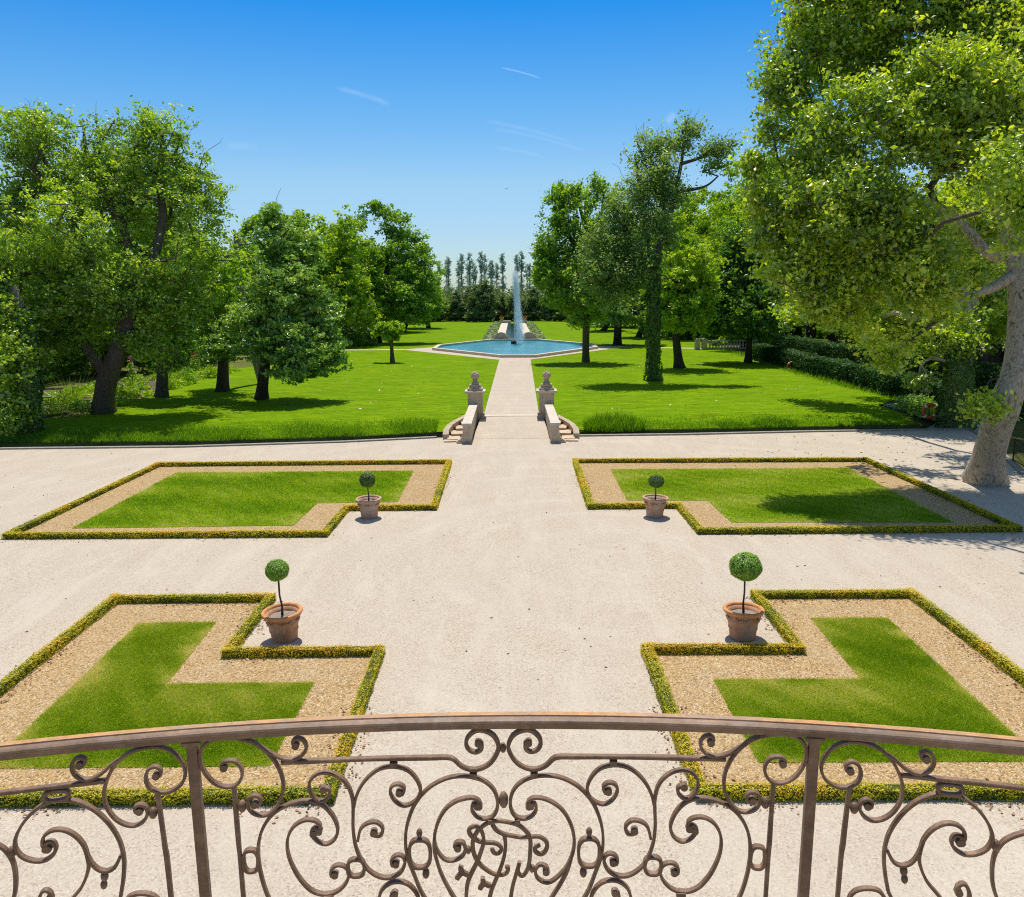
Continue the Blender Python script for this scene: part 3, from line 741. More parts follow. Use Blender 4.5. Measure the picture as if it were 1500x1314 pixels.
# ------------------------------------------------------------------ potted box balls
def pot(loc, label, mat, rim_mat, ball, tilt, leafm, hstem, seed):
    root = empty('potted_topiary', loc, label, 'potted tree', 'topiary balls in terracotta pots')
    root.rotation_euler = tilt
    b = MB()
    b.lathe([(.0, .0), (.265, .0), (.272, .02), (.285, .15), (.29, .205), (.305, .215), (.308, .235), (.305, .25), (.30, .255), (.318, .36), (.33, .385), (.346, .40), (.347, .42), (.335, .44), (.345, .52), (.352, .565), (.37, .57), (.37, .60), (.33, .60), (.30, .5), (.28, .3)], n=48)
    p = b.build('pot', mat, root, smooth=True)
    b = MB(); b.lathe([(.36, .585), (.40, .578), (.425, .592), (.438, .618), (.43, .648), (.405, .66), (.375, .655), (.352, .63), (.345, .59)], n=56)
    b.build('rim', rim_mat, p, smooth=True)
    # moulded festoons between the bands
    for k in range(6):
        b = MB(); a = k * math.pi / 3 + .4
        def at(da, z, o): return ((.318 + (z - .26) * .16 + o) * math.cos(a + da), (.318 + (z - .26) * .16 + o) * math.sin(a + da), z)
        b.tube([at(-.42, .52, .005), at(-.25, .468, .008), at(0, .45, .01), at(.25, .468, .008), at(.42, .52, .005)], [.008, .014, .018, .014, .008], 6)
        for da in (-.12, 0, .12): b.ball(at(da, .47 + .02 * (da == 0), .008), .022, (1, 1, 1.6), 1)
        b.build('festoon', mat, p, smooth=True)
    b = MB(); b.lathe([(.0, .535), (.15, .53), (.28, .52), (.31, .51)], n=24, jit=.012); b.build('soil', M['pot_soil'], root)
    b = MB(); top = hstem
    b.tube([(.0, .0, .55), (.016, .005, .75), (-.010, .004, 1.0), (.006, 0, top + .05)], [.03, .022, .02, .02], 8); b.build('stem', M['bark'], root, smooth=True)
    r = np.random.default_rng(seed); rx_, rz_ = ball
    n = int(9000 * (rx_ / .25) ** 2 * (1 if loc[1] < 20 else .5)); d = unit(r, n)
    P = d * np.array([rx_, rx_, rz_]) * .985 * (1 + .045 * wob(d * 3, seed, 1.) + .03 * wob(d * 7, seed + 3, 1.) + .025 * r.normal(size=n))[:, None]
    P[:, 2] += top + rz_
    Vv, Qq, T = leaves_arrays(P, .022 if loc[1] < 20 else .03, r, .42 + .22 * r.normal(size=n) + .18 * wob(d * 5, seed + 1, 1.), .2, d * 1.2)
    i = bmesh.new(); bmesh.ops.create_icosphere(i, subdivisions=3, radius=1)
    cv = np.array([v.co[:] for v in i.verts]) * np.array([rx_, rx_, rz_]) * .95 + [0, 0, top + rz_]; cf = [[v.index for v in f.verts] for f in i.faces]; i.free()
    me = mesh_np('foliage_ball', np.concatenate([Vv, cv]), Qq, np.array(cf) + len(Vv), np.r_[T, np.zeros(len(cf))], midx=np.r_[np.zeros(len(Qq), int), np.ones(len(cf), int)])
    link_mesh('foliage_ball', me, [leafm, M['core_dark']], root)
    return root
pot((-4.94, 16.35, .003), 'terracotta pot with a small box ball on a tall stem, beside the near left bed', M['terra'], M['terra_rim'], (.245, .225), (R_(1.5), R_(-3.), .5), M['boxball'], 1.35, 1)
pot((4.93, 16.25, .003), 'dark terracotta pot with the largest box ball, beside the near right bed', M['terra'], M['terra_rim'], (.335, .295), (R_(1), R_(2.), 1.9), M['boxball'], 1.28, 2)
pot((-4.77, 25.98, .003), 'pale terracotta pot with dark round box ball before the far left hedge', M['terra_pale'], M['terra_rim_pale'], (.26, .25), (R_(1), R_(-1), .2), M['boxball_dark'], 1.03, 3)
pot((4.72, 25.85, .003), 'pale terracotta pot with flattened box ball before the far right hedge', M['terra_pale'], M['terra_rim_pale'], (.26, .21), (R_(1), R_(1), .9), M['boxball_dark'], .98, 4)

# ------------------------------------------------------------------ bridge piers, parapets and steps
def gate_side(s):
    side = 'left' if s < 0 else 'right'
    def X(x): return s * x - .04
    # pier
    px, py = 2.02, 45.55
    root = empty('gate_pier', (X(px), py, 0), 'stone gate pier with ball finial on the %s of the path' % side, 'pier', 'gate piers at the path')
    b = MB(); b.box((0, 0, .33), (1.0, 1.0, .5), bev=.03); b.build('plinth', M['stone_dark'], root)
    b = MB(); b.box((0, 0, 1.16), (.84, .84, 1.16), bev=.02); b.box((0, 0, 1.775), (.92, .92, .07), bev=.015); b.build('shaft', M['stone'], root)
    b = MB(); b.box((0, 0, 1.865), (1.16, 1.16, .11), bev=.02); b.build('cap', M['stone_white'], root)
    f = MB(); f.box((0, 0, 1.985), (.86, .86, .13), bev=.04); f.box((0, 0, 2.10), (.70, .70, .10), bev=.03, top=.9); f.box((0, 0, 2.205), (.62, .62, .11), bev=.035)
    f.box((0, 0, 2.31), (.46, .46, .10), bev=.03, top=.8)
    f.lathe([(.0, 2.35), (.20, 2.36), (.13, 2.42), (.11, 2.47), (.16, 2.52), (.12, 2.54)], n=16)
    fo = f.build('finial', M['stone_dark'], root)
    b = MB(); b.ball((0, 0, 2.74), .225, (1, 1, 1.02), 3)
    r = random.Random(5)
    for k in range(60):
        u = r.uniform(-1, 1); t = r.uniform(0, 6.28); q = math.sqrt(1 - u * u)
        b.ball((.215 * q * math.cos(t), .215 * q * math.sin(t), 2.74 + .215 * u), r.uniform(.03, .055), (1, 1, 1), 1)
    b.build('fruit_ball', M['stone'], fo, smooth=True)
    # sloping parapet ending in a volute
    root = empty('stone_parapet', (X(2.15), 39.6, 0), 'low sloping stone parapet beside the steps on the %s of the ramp' % side, 'parapet', 'parapets of the ramp')
    ox, oy = X(2.15), 39.6
    def P(x, y, z): return (X(x) - ox, y - oy, z)
    b = MB()
    q = [(1.93, 45.1, .0, 1.18), (2.27, 45.1, .0, 1.18), (2.36, 39.5, -.02, .98), (2.0, 39.5, -.02, .98)]
    a = [b.bm.verts.new(P(x, y, z0)) for x, y, z0, z1 in q]; c = [b.bm.verts.new(P(x, y, z1 - .12)) for x, y, z0, z1 in q]
    for k in range(4): b.bm.faces.new((a[k], a[(k + 1) % 4], c[(k + 1) % 4], c[k]))
    b.bm.faces.new(a); b.bm.faces.new(c)
    b.build('body', M['stone'], root)
    b = MB(); q = [(1.88, 45.12), (2.34, 45.12), (2.44, 39.3), (1.95, 39.3)]; zz = [1.18, 1.18, .98, .98]
    a = [b.bm.verts.new(P(x, y, z - .118)) for (x, y), z in zip(q, zz)]; c = [b.bm.verts.new(P(x, y, z + .02)) for (x, y), z in zip(q, zz)]
    for k in range(4): b.bm.faces.new((a[k], a[(k + 1) % 4], c[(k + 1) % 4], c[k]))
    b.bm.faces.new(a); b.bm.faces.new(c); b.build('coping', M['stone_white'], root)
    # end block: straight inner face, concave flare outwards
    prof = [(1.98, .0), (1.98, .858), (2.38, .858), (2.385, .70), (2.40, .52), (2.43, .36), (2.49, .24), (2.58, .17), (2.66, .15), (2.66, .0)]
    b = MB(); b.extrude_xz([(X(x) - ox, z) for x, z in prof], 39.32 - oy, 39.9 - oy); b.build('volute', M['stone'], root)
    b = MB(); b.box((X(2.32) - ox, 39.58 - oy, .04), (.78, .62, .09), bev=.015); b.build('base', M['stone_dark'], root)
    # steps
    root = empty('stone_steps', (X(3.0), 40.4, 0), 'curved stone steps climbing to the lawn on the %s of the ramp' % side, 'steps', 'steps beside the ramp')
    ox, oy = X(3.0), 40.4
    for k in range(4):
        y = 40.0 + k * .95; z = .10 + k * .115; x0 = 2.42 if k else 2.6; x1 = 3.26 - k * .09 - .03 * k * k
        b = MB(); b.box((X((x0 + x1) / 2) - ox, y + .55 - oy, z / 2), (abs(x1 - x0), 1.12 - .012 * k, z), rz=-s * .08, bev=.02); b.build('step', M['stone_dark'] if False else M['stone'], root)
    b = MB()
    pts = [(3.34, 40.5, .26), (3.36, 41.2, .40), (3.22, 42.1, .52), (2.98, 43.1, .56), (2.66, 44.3, .58), (2.46, 45.2, .58)]
    prev = None
    for i, (x, y, z) in enumerate(pts):
        j = min(i + 1, len(pts) - 1); i0 = max(i - 1, 0)
        t = Vector((pts[j][0] - pts[i0][0], pts[j][1] - pts[i0][1], 0)).normalized(); n = Vector((t.y, -t.x, 0)) * .15
        ring = [b.bm.verts.new(P_) for P_ in [(X(x + n.x) - ox, y + n.y - oy, -.6), (X(x + n.x) - ox, y + n.y - oy, z), (X(x - n.x) - ox, y - n.y - oy, z), (X(x - n.x) - ox, y - n.y - oy, -.6)]]
        if prev:
            for k in range(4): b.bm.faces.new((prev[k], prev[(k + 1) % 4], ring[(k + 1) % 4], ring[k]))
        else: b.bm.faces.new(ring)
        prev = ring
    b.bm.faces.new(prev[::-1]); b.build('curved_wall', M['stone_dark'], root)
    b = MB(); b.box((X(2.98) - ox, 39.9 - oy, .03), (.8, .5, .07), rz=-s * .12, bev=.015); b.build('landing', M['stone'], root)
for s in (-1, 1): gate_side(s)
b = MB(); b.box((-.03, 45.9, .36), (3.3, .55, .12), bev=.015)
tag(b.build('threshold', M['stone_white']), 'pale stone threshold across the path between the two gate piers', 'threshold')

# ------------------------------------------------------------------ fountain pool and canal
root = empty('fountain', (.48, 112.7, ZL), 'tall white water jet rising from a dark rock in the blue pool', 'fountain')
inn = grow_poly(pool, -.55)
b = MB()
fl = [(x - .48, y - 112.7) for x, y in pool]; fi = [(x - .48, y - 112.7) for x, y in inn]
n = len(fl)
vo = [[b.bm.verts.new((x, y, z)) for x, y in p] for p, z in ((fl, -.3), (fl, .30), (fi, .30), (fi, -.3))]
for a, c in zip(vo, vo[1:]):
    for k in range(n): b.bm.faces.new((a[k], a[(k + 1) % n], c[(k + 1) % n], c[k]))
b.build('basin_rim', M['stone_white'], root)
tag(poly_sheet('water', inn, ZL + .06, M['pool']), kind='structure')
b = MB()
for k in range(9): b.ball((rnd.uniform(-.3, .3), rnd.uniform(-.3, .3), rnd.uniform(-.2, .45)), rnd.uniform(.2, .34), (1, 1, .9), 2)
b.build('nozzle_rock', M['rock'], root)
# jet: a dense core of water strands and a veil of droplets drifting to the right
k = N('water_spray', .3); tr = k.n.new('ShaderNodeBsdfTransparent'); df = k.n.new('ShaderNodeBsdfTranslucent'); dd = k.n.new('ShaderNodeBsdfDiffuse')
df.inputs[0].default_value = (.95, .97, 1, 1); dd.inputs[0].default_value = (.95, .97, 1, 1)
m1 = k.n.new('ShaderNodeMixShader'); m1.inputs[0].default_value = .5; k.l.new(dd.outputs[0], m1.inputs[1]); k.l.new(df.outputs[0], m1.inputs[2])
m2 = k.n.new('ShaderNodeMixShader'); m2.inputs[0].default_value = .75; k.l.new(tr.outputs[0], m2.inputs[1]); k.l.new(m1.outputs[0], m2.inputs[2])
k.l.new(m2.outputs[0], k.out.inputs[0]); k.n.remove(k.b); M['spray'] = k.m
def droplets(P, rx_, rz_):
    o = np.array([[1, 0, 0], [-1, 0, 0], [0, 1, 0], [0, -1, 0], [0, 0, 1], [0, 0, -1]], float)
    V = P[:, None] + o[None] * np.stack([rx_, rx_, rz_], 1)[:, None]
    f = np.array([[0, 2, 4], [2, 1, 4], [1, 3, 4], [3, 0, 4], [2, 0, 5], [1, 2, 5], [3, 1, 5], [0, 3, 5]])
    return V.reshape(-1, 3), (np.arange(len(P))[:, None, None] * 6 + f[None]).reshape(-1, 3)
n = 2600; z = rg.random(n) ** .8 * 7.9; sp = .022 + .006 * z
P = np.stack([rg.normal(size=n) * sp * .6 + .012 * z, rg.normal(size=n) * sp * .6, z + .4], 1)
Vd, Fd = droplets(P, .006 + .008 * rg.random(n), .12 + .30 * rg.random(n))
zz_ = np.linspace(.3, 8.1, 40); cp_ = np.stack([.012 * zz_ + .02 * np.sin(zz_ * 3.), .02 * np.cos(zz_ * 2.3), zz_, .065 - .006 * zz_], 1)
Vc, Qc = trunk_mesh([cp_], 1., 8, 8)
Fq = np.concatenate([Qc[:, [0, 1, 2]], Qc[:, [0, 2, 3]]]) + len(Vd)
link_mesh('water_jet', mesh_np('water_jet', np.concatenate([Vd, Vc]), None, np.concatenate([Fd, Fq])), M['spray'], root)
n = 22000; tt = rg.random(n); zt = 9.4 - rg.random(n) ** 1.6 * 9; 
xx = .10 + (9.6 - zt) * .07 * rg.random(n) ** .7 * 1.9 + rg.normal(size=n) * .16 + .12 * (zt > 7) * rg.normal(size=n)
P = np.stack([xx, rg.normal(size=n) * .35, np.maximum(zt + rg.normal(size=n) * .4, .1)], 1)
Vd, Fd = droplets(P,   .003 + .006 * rg.random(n), .03 + .08 * rg.random(n))
link_mesh('spray_veil', mesh_np('spray_veil', Vd, None, Fd), M['spray'], root)
n = 1200; a = rg.random(n) * 6.28; r = np.abs(rg.normal(size=n)) * 1.1 + .2
Vd, Fd = droplets(np.stack([r * np.cos(a) + .3, r * np.sin(a), -.29 + .05 * rg.random(n)], 1), .05 + .07 * rg.random(n), .015 + .02 * rg.random(n))
link_mesh('splash', mesh_np('splash', Vd, None, Fd), M['spray'], root)
# two scroll-shaped stones where the canal enters the pool
for sx, side in ((-1.55, 'left'), (2.65, 'right')):
    prof = [(-1.15, 0), (-1.1, .3), (-.85, .62), (-.4, .9), (.1, .98), (.55, .84), (.85, .55), (1.15, .3), (1.2, 0)]
    if sx > 0: prof = [(-x, z) for x, z in prof]
    b = MB(); b.extrude_xz(prof, -.22, .22)
    root = empty('scroll_stone', (sx + .0, 120.75, ZL + .2), 'dark scroll-shaped stone at the %s of the canal mouth behind the pool' % side, 'carved stone', 'scroll stones at the canal mouth')
    b.build('body', M['stone_dark'], root)
    b = MB(); pp = prof[1:-1]; b.tube([(x, -.0, z + .05) for x, z in pp], .10, 8); b.build('rim', M['stone_white'], root, smooth=True)
tag(poly_sheet('water', [(-1.0, 120.9), (2.0, 120.9), (1.75, 190), (-.7, 190)], ZL + .03, M['canal']), kind='structure')
for s, nm in ((-1, 'left'), (1, 'right')):
    xc = .5
    b = MB()
    b.prism([(xc + s * 1.52, 121.2), (xc + s * 2.95, 121.2), (xc + s * 2.75, 189), (xc + s * 1.25, 189)][::s], ZL - .2, ZL + .16)
    tag(b.build('canal_edge', M['stone_white']), 'pale stone walkway along the %s side of the narrow canal beyond the pool' % nm, 'walkway')
    b = MB(); b.box((xc + s * 1.9, 190.2, ZL + .35), (2.6, 1.2, .7), bev=.04)
    tag(b.build('stone_block', M['stone_white']), 'pale stone block ending the canal walkway on the %s' % nm, 'stone block')
    root = empty('flower_pot', (xc + s * 2.7, 189.8, ZL + .7), 'flower pot of red blooms on the stone block %s of the canal' % nm, 'flower pot', 'red flower pots by the canal')
    b = MB(); b.lathe([(0, 0), (.28, 0), (.42, .45), (.47, .47), (.45, .52), (.3, .5), (0, .5)], n=16); b.build('pot', M['terra_rim'], root)
    leaf_blob([(0, 0, .95, .42, .42, .3)], 260, .13, rg, M['red'], 'blooms', root)
    leaf_blob([(0, 0, .65, .5, .5, .35)], 300, .16, rg, M['mid'], 'leaves', root)
    # lavender borders outside the walkway
    lob = [(xc + s * (3.9 + .25 * math.sin(j)), 122 + j * 2.2, .15, .7, 1.3, .5) for j in range(30)]
    o = leaf_blob(lob, 9000, .30, rg, M['lavender'], 'lavender_border', None, (0, 0, ZL))
    tag(o, 'grey-green lavender border along the canal walkway on its %s side' % nm, 'flower border')

# stone balustrade of the far canal bridge
root = empty('stone_balustrade', (27.3, 99.3, ZL), 'pale stone balustrade of the bridge behind the round dark tree', 'balustrade')
L = 6.6
b = MB(); b.box((0, 0, .12), (L, .5, .24), bev=.02); b.build('base', M['stone_dark'], root)
b = MB(); b.box((0, 0, 1.06), (L, .46, .16), bev=.03); b.build('top_rail', M['stone_white'], root)
for x in (-L / 2 - .35, -L / 2 - 1.2, L / 2 + .35):
    b = MB(); b.box((x, 0, .6), (.6, .6, 1.2), bev=.03); b.box((x, 0, 1.26), (.7, .7, .12), bev=.02); b.build('pier', M['stone'], root)
for k in range(17):
    b = MB(); b.lathe([(.06, .24), (.11, .27), (.07, .33), (.13, .5), (.12, .6), (.06, .8), (.06, .9), (.10, .98)], ((k - 8) * .37, 0, 0), n=10); b.build('baluster', M['stone_white'], root, smooth=True)

# ------------------------------------------------------------------ clipped hedges along the canal on the right
hedge([(25.9, 46.4), (25.8, 84)], 1.5, 1.5, 150, .17, M['hedge'], M['core_dark'], rg, 'clipped_hedge', 'long clipped dark hedge on the far bank of the canal beside the lawn', closed=False, z=ZL - .1, rough=.10)
hedge([(33.6, 54.5), (31.2, 99)], 1.7, 1.75, 110, .18, M['hedge'], M['core_dark'], rg, 'clipped_hedge', 'second clipped dark hedge running behind the canal hedge under the trees', closed=False, z=ZL - .1, rough=.12)
hedge([(28.3, 45.5), (40, 52)], 1.5, 1.6, 110, .17, M['hedge'], M['core_dark'], rg, 'clipped_hedge', 'short dark hedge seen between the ivy-clad trunk and the plane tree', closed=False, z=ZL - .1, rough=.12)
tag(poly_sheet('water', [(22.9, 43), (25.1, 43), (25.1, 99), (22.9, 62)], ZL - .02, M['canal']), kind='structure')

# life rings
for nm, (x, y), r, lab in (('big', (22.995,43.857), .36, 'orange and white life ring on a stake beside the ivy-wrapped trunk'), ('small', (24.912,71.718), .34, 'small distant life ring on a stake by the canal hedge')):
    root = empty('life_ring', (x, y, .3), lab, 'life ring', 'life rings by the water')
    b = MB(); b.tube([(0, .1, 0), (0, .1, .75)], .03, 8); b.build('stake', M['bark_dark'], root)
    n = 32; bm = MB()
    pts = [(r * math.cos(2 * math.pi * k / n), 0, .48 + r * math.sin(2 * math.pi * k / n)) for k in range(n + 1)]
    bm.tube(pts, .085, 10, False); bm.build('ring', M['buoy'], root, smooth=True)
    for q in range(4):
        bm = MB(); a0 = math.pi / 4 + q * math.pi / 2
        bm.tube([(r * math.cos(a0 + t), 0, .48 + r * math.sin(a0 + t)) for t in (-.14, -.05, .05, .14)], .09, 10, False); bm.build('white_band', M['white'], root, smooth=True)

# iron fence at the right edge of the court
root = empty('iron_fence', (21, 33, 0), 'black iron bar fence behind the plane tree at the edge of the court', 'fence')
fp = [Vector((21.6, 34.0, 0)), Vector((20.75, 30.9, 0)), Vector((20.2, 27.5, 0))]
b = MB()
for a, c in zip(fp, fp[1:]):
    for z in (.12, .98): b.tube([a + Vector((-21, -33, z)), c + Vector((-21, -33, z))], .022, 6)
b.build('rails', M['black_iron'], root)
for a, c in zip(fp, fp[1:]):
    L = (c - a).length; m = int(L / .13)
    for k in range(m):
        p = a + (c - a) * (k / m) + Vector((-21, -33, 0)); b = MB(); b.tube([p + Vector((0, 0, .02)), p + Vector((0, 0, 1.05))], .011 if k % 12 else .028, 6); b.build('bar' if k % 12 else 'post', M['black_iron'], root)

# ------------------------------------------------------------------ trees
T = {}
oak = {'base': (-24.886,48.539,0.37),'trunk': [(0.03,0.0,-0.08,0.602),(0.55,-0.6,1.28,0.53),(1.27,-1.21,2.56,0.561),(2.09,-1.71,3.59,0.474),(2.65,-1.58,5.14,0.472),(2.93,-0.74,7.07,0.378),(2.57,0.08,9.04,0.301),(1.91,0.9,11.05,0.223),(1.47,1.38,12.28,0.122)],'limbs': [[(1.11,-1.11,2.35,0.362),(0.51,-1.82,3.8,0.295),(-0.26,-1.57,5.16,0.236),(-1.44,-0.9,6.71,0.278),(-2.63,-0.23,8.29,0.16)],[(2.65,-1.58,5.14,0.354),(1.25,-0.57,7.47,0.319),(-0.4,0.42,9.86,0.242),(-1.66,1.39,12.3,0.224),(-2.68,2.18,14.36,0.164),(-4.82,3.28,17.3,0.062)],[(2.93,-0.74,7.07,0.298),(3.9,0.08,9.04,0.241),(4.3,1.05,11.44,0.243),(3.76,2.17,14.32,0.164),(3.9,3.18,17.03,0.062)],[(1.91,0.9,11.05,0.283),(0.02,2.02,13.93,0.205),(-0.9,2.8,16.01,0.103),(-0.91,3.19,17.06,0.041)]],'lobes': [(-3.15,2.87,13.67,3.13,2.81,2.92),(-2.89,1.73,15.65,2.43,2.43,1.82),(-0.21,3.72,15.97,3.15,3.15,2.61),(3.84,2.4,14.94,2.67,2.67,2.47),(-0.3,-0.76,10.56,3.72,3.72,2.94),(3.61,-1.1,10.88,3.69,3.69,3.11),(5.16,1.89,11.11,2.56,2.56,2.89),(-1.96,-1.56,7.49,3.12,3.12,2.57),(1.59,-1.74,7.08,3.31,2.65,2.02),(4.48,-0.75,7.06,2.78,2.78,2.62),(-2.37,-2.73,4.84,2.15,2.15,1.92),(-0.36,-1.91,4.4,1.57,0.94,0.94),(3.98,-2.01,4.18,1.41,1.41,1.17),(6.29,2.53,12.76,1.66,1.66,2.08),(-0.38,1.99,13.85,2.62,2.62,1.72),(2.28,1.98,13.83,2.46,2.46,1.88),(5.06,1.77,13.27,1.88,1.88,1.8),(0.98,1.38,12.28,2.44,2.44,1.63),(-4.0,3.28,17.3,1.99,1.99,0.75),(-0.68,3.27,17.27,2.07,2.07,0.83),(3.17,3.07,16.74,1.74,1.74,0.99),(-5.17,1.92,11.18,2.48,2.48,2.89)]}
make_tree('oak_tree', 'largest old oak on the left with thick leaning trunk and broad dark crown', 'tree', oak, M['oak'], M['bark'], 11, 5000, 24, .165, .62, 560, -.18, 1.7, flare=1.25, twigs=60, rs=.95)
t2 = {'base': (-24.494,56.102,0.37),'trunk': [(-0.01,0.0,-0.1,0.406),(0.41,-0.45,2.0,0.353),(0.67,-0.87,3.89,0.325),(0.39,-0.69,5.72,0.347),(0.04,0.46,8.47,0.281),(0.09,1.59,11.27,0.189)],'limbs': [],'lobes': [(1.91,-2.09,4.85,1.58,1.58,1.36),(0.54,0.08,7.54,2.33,2.33,2.33),(3.14,1.45,8.47,2.62,2.62,3.34),(2.35,3.77,11.89,1.96,1.96,2.94),(0.57,2.4,10.86,2.88,2.88,2.88),(2.88,4.11,10.23,1.09,1.09,2.48),(2.28,-2.89,5.32,1.25,1.25,0.98)]}
make_tree('ash_tree', 'slim grey-trunked tree just right of the old oak', 'tree', t2, M['mid'], M['bark'], 12, 1200, 26, .21, .6, 160, -.15)
lime = {'base': (-17.005,54.577,0.37),'trunk': [(-0.05,0.0,-0.09,0.419),(0.45,-1.08,1.23,0.341),(0.79,-1.44,2.62,0.314),(0.85,-0.68,4.36,0.385),(0.9,0.27,6.58,0.297),(1.04,1.2,8.84,0.207),(1.04,2.3,11.6,0.116)],'limbs': [],'lobes': [(1.04,2.3,11.6,1.02,1.02,1.49),(2.03,2.56,9.8,2.12,2.12,1.88),(1.19,0.7,8.82,1.74,1.74,2.19),(2.47,-0.55,7.02,2.47,2.47,2.02),(4.11,-0.31,5.22,1.45,1.45,1.91),(0.56,-1.29,5.28,1.87,1.87,1.61),(-1.22,-1.27,4.18,1.61,1.61,1.25),(1.68,-2.37,4.01,2.63,2.63,1.67),(3.89,-1.66,3.29,1.87,1.87,1.61),(4.47,-1.46,2.6,1.17,1.17,0.9),(-1.68,-0.96,3.72,1.35,1.35,0.99),(0.97,2.84,13.01,0.47,0.47,0.47),(2.99,-2.74,2.06,1.58,1.58,0.61),(4.88,-1.07,3.46,0.81,0.81,1.35)]}
make_tree('lime_tree', 'pyramidal pale-tipped lime tree standing on the left lawn in front of the wood', 'tree', lime, M['lime'], M['bark_dark'], 13, 2300, 30, .21, .5, 240, -.25, 1.5, flare=1.3, twigs=20, flat=.45, rs=.8)
t3 = {'base': (-21.302,59.123,0.37),'trunk': [(-0.01,0.0,-0.1,0.428),(0.21,-0.17,1.42,0.375),(0.47,-0.37,3.17,0.322),(0.52,0.19,5.11,0.248)],'limbs': [],'lobes': [(0.29,0.09,4.87,1.69,1.69,1.69),(-0.89,2.7,6.31,1.55,1.55,1.8),(-0.36,-0.43,3.67,1.09,1.09,0.99),(0.84,-0.23,4.14,1.48,1.48,1.19)]}
make_tree('young_lime_tree', 'dark-trunked tree half hidden behind the lime tree on its left', 'tree', t3, M['lime'], M['bark_dark'], 14, 650, 28, .21, .5, 90)
sn = {'base': (-19.771,64.055,0.37),'trunk': [(0.0,0,0.0,0.354),(-0.75,0,3.35,0.35),(-1.3,0,7.06,0.32),(-1.38,0,9.66,0.264),(-1.34,0,11.61,0.21)],'limbs': [[(-1.24,0,8.62,0.186),(-1.82,0,9.4,0.159),(-2.4,0,10.08,0.132),(-2.68,0,10.59,0.079)],[(-1.36,0,9.92,0.132),(-2.31,0,9.97,0.079),(-3.25,0,10.03,0.053)],[(-1.42,0,10.58,0.132),(-0.64,0,11.09,0.079),(0.32,0,11.29,0.053)]],'lobes': []}
root = empty('dead_tree', sn['base'], 'bare grey dead trunk with broken side branches left of the lime tree', 'dead tree')
Vt, Qt = trunk_mesh([sn['trunk']], 1.2, 3, 12); link_mesh('trunk', mesh_np('trunk', Vt, Qt, smooth=True), M['bark_pale'], root)
for l in sn['limbs']:
    Vt, Qt = trunk_mesh([l], 1., 3, 8); link_mesh('branch', mesh_np('branch', Vt, Qt, smooth=True), M['bark_pale'], root)
ivyt = {'base': (-25.917,42.544,0.37),'trunk': [(0.06,0.0,-0.08,0.402),(0.62,-0.41,2.53,0.358),(0.03,0.79,5.32,0.327),(-0.82,1.67,7.47,0.22)],'limbs': [],'lobes': [(-1.32,0.94,5.68,1.82,1.82,1.46),(-0.49,-0.25,3.59,1.61,1.61,1.43),(-0.2,-0.81,2.58,0.85,0.85,1.42),(-0.26,-1.42,1.06,1.05,1.05,1.05),(0.05,-1.02,0.75,0.43,0.43,0.78),(-2.75,1.97,8.2,1.84,1.84,2.21)]}
make_tree('ivy_clad_tree', 'shaded ivy-smothered tree at the left edge, beside the wooden bench', 'tree', ivyt, M['oak'], M['bark_pale'], 15, 1100, 26, .19, .6, 110, -.15, ivy=(7, 5000, .2))

# right-hand lawn trees
t5 = {'base': (7.609,82.641,0.37),'trunk': [(0.0,0.0,-0.14,0.419),(-0.07,-0.6,1.43,0.363),(-0.11,-1.5,3.52,0.34),(-0.04,-1.18,6.2,0.306),(0.11,-0.04,8.88,0.274),(0.13,1.35,12.29,0.276),(0.08,2.72,15.75,0.174)],'limbs': [[(0.04,-0.04,8.88,0.239),(-1.59,1.35,12.3,0.207),(-2.42,2.73,15.77,0.139),(-2.66,3.6,18.01,0.07)],[(0.08,0.52,10.23,0.24),(1.55,1.9,13.65,0.173),(1.91,2.99,16.44,0.105),(2.11,3.69,18.26,0.07)],[(0.15,1.63,12.97,0.207),(-0.61,2.72,15.76,0.139),(-0.7,3.59,18.0,0.07)]],'lobes': [(-2.55,3.0,16.47,1.53,1.53,1.53),(-0.8,3.0,16.45,1.39,1.39,1.81),(1.3,3.13,16.79,1.4,1.4,1.54),(2.31,2.72,15.73,0.97,0.97,1.53),(-2.95,1.91,13.69,2.08,2.08,2.08),(0.17,1.9,13.66,3.12,3.12,2.77),(2.57,1.62,12.96,1.52,1.52,2.35),(-3.0,0.8,10.94,2.48,2.48,2.06),(0.07,0.38,9.89,3.43,3.43,2.33),(-3.04,-0.18,8.56,2.46,2.46,1.78),(-1.04,-0.89,6.87,2.72,2.72,1.63),(1.71,-0.61,7.52,2.18,2.18,2.04),(0.62,-1.46,5.53,2.03,2.03,1.22),(-2.41,-1.17,6.21,1.77,1.77,1.09),(-4.39,0.53,10.27,0.96,0.96,1.37),(-4.01,1.36,12.31,1.1,1.1,1.38),(-0.76,-1.92,4.48,1.35,1.35,0.68)]}
make_tree('upright_tree', 'straight slim-trunked tree with spiky upright crown, right of the fountain', 'tree', t5, M['mid'], M['bark'], 21, 2100, 25, .25, .5, 240, -.25, 1.6, twigs=30, up=.25, flat=1.3, rs=.85)
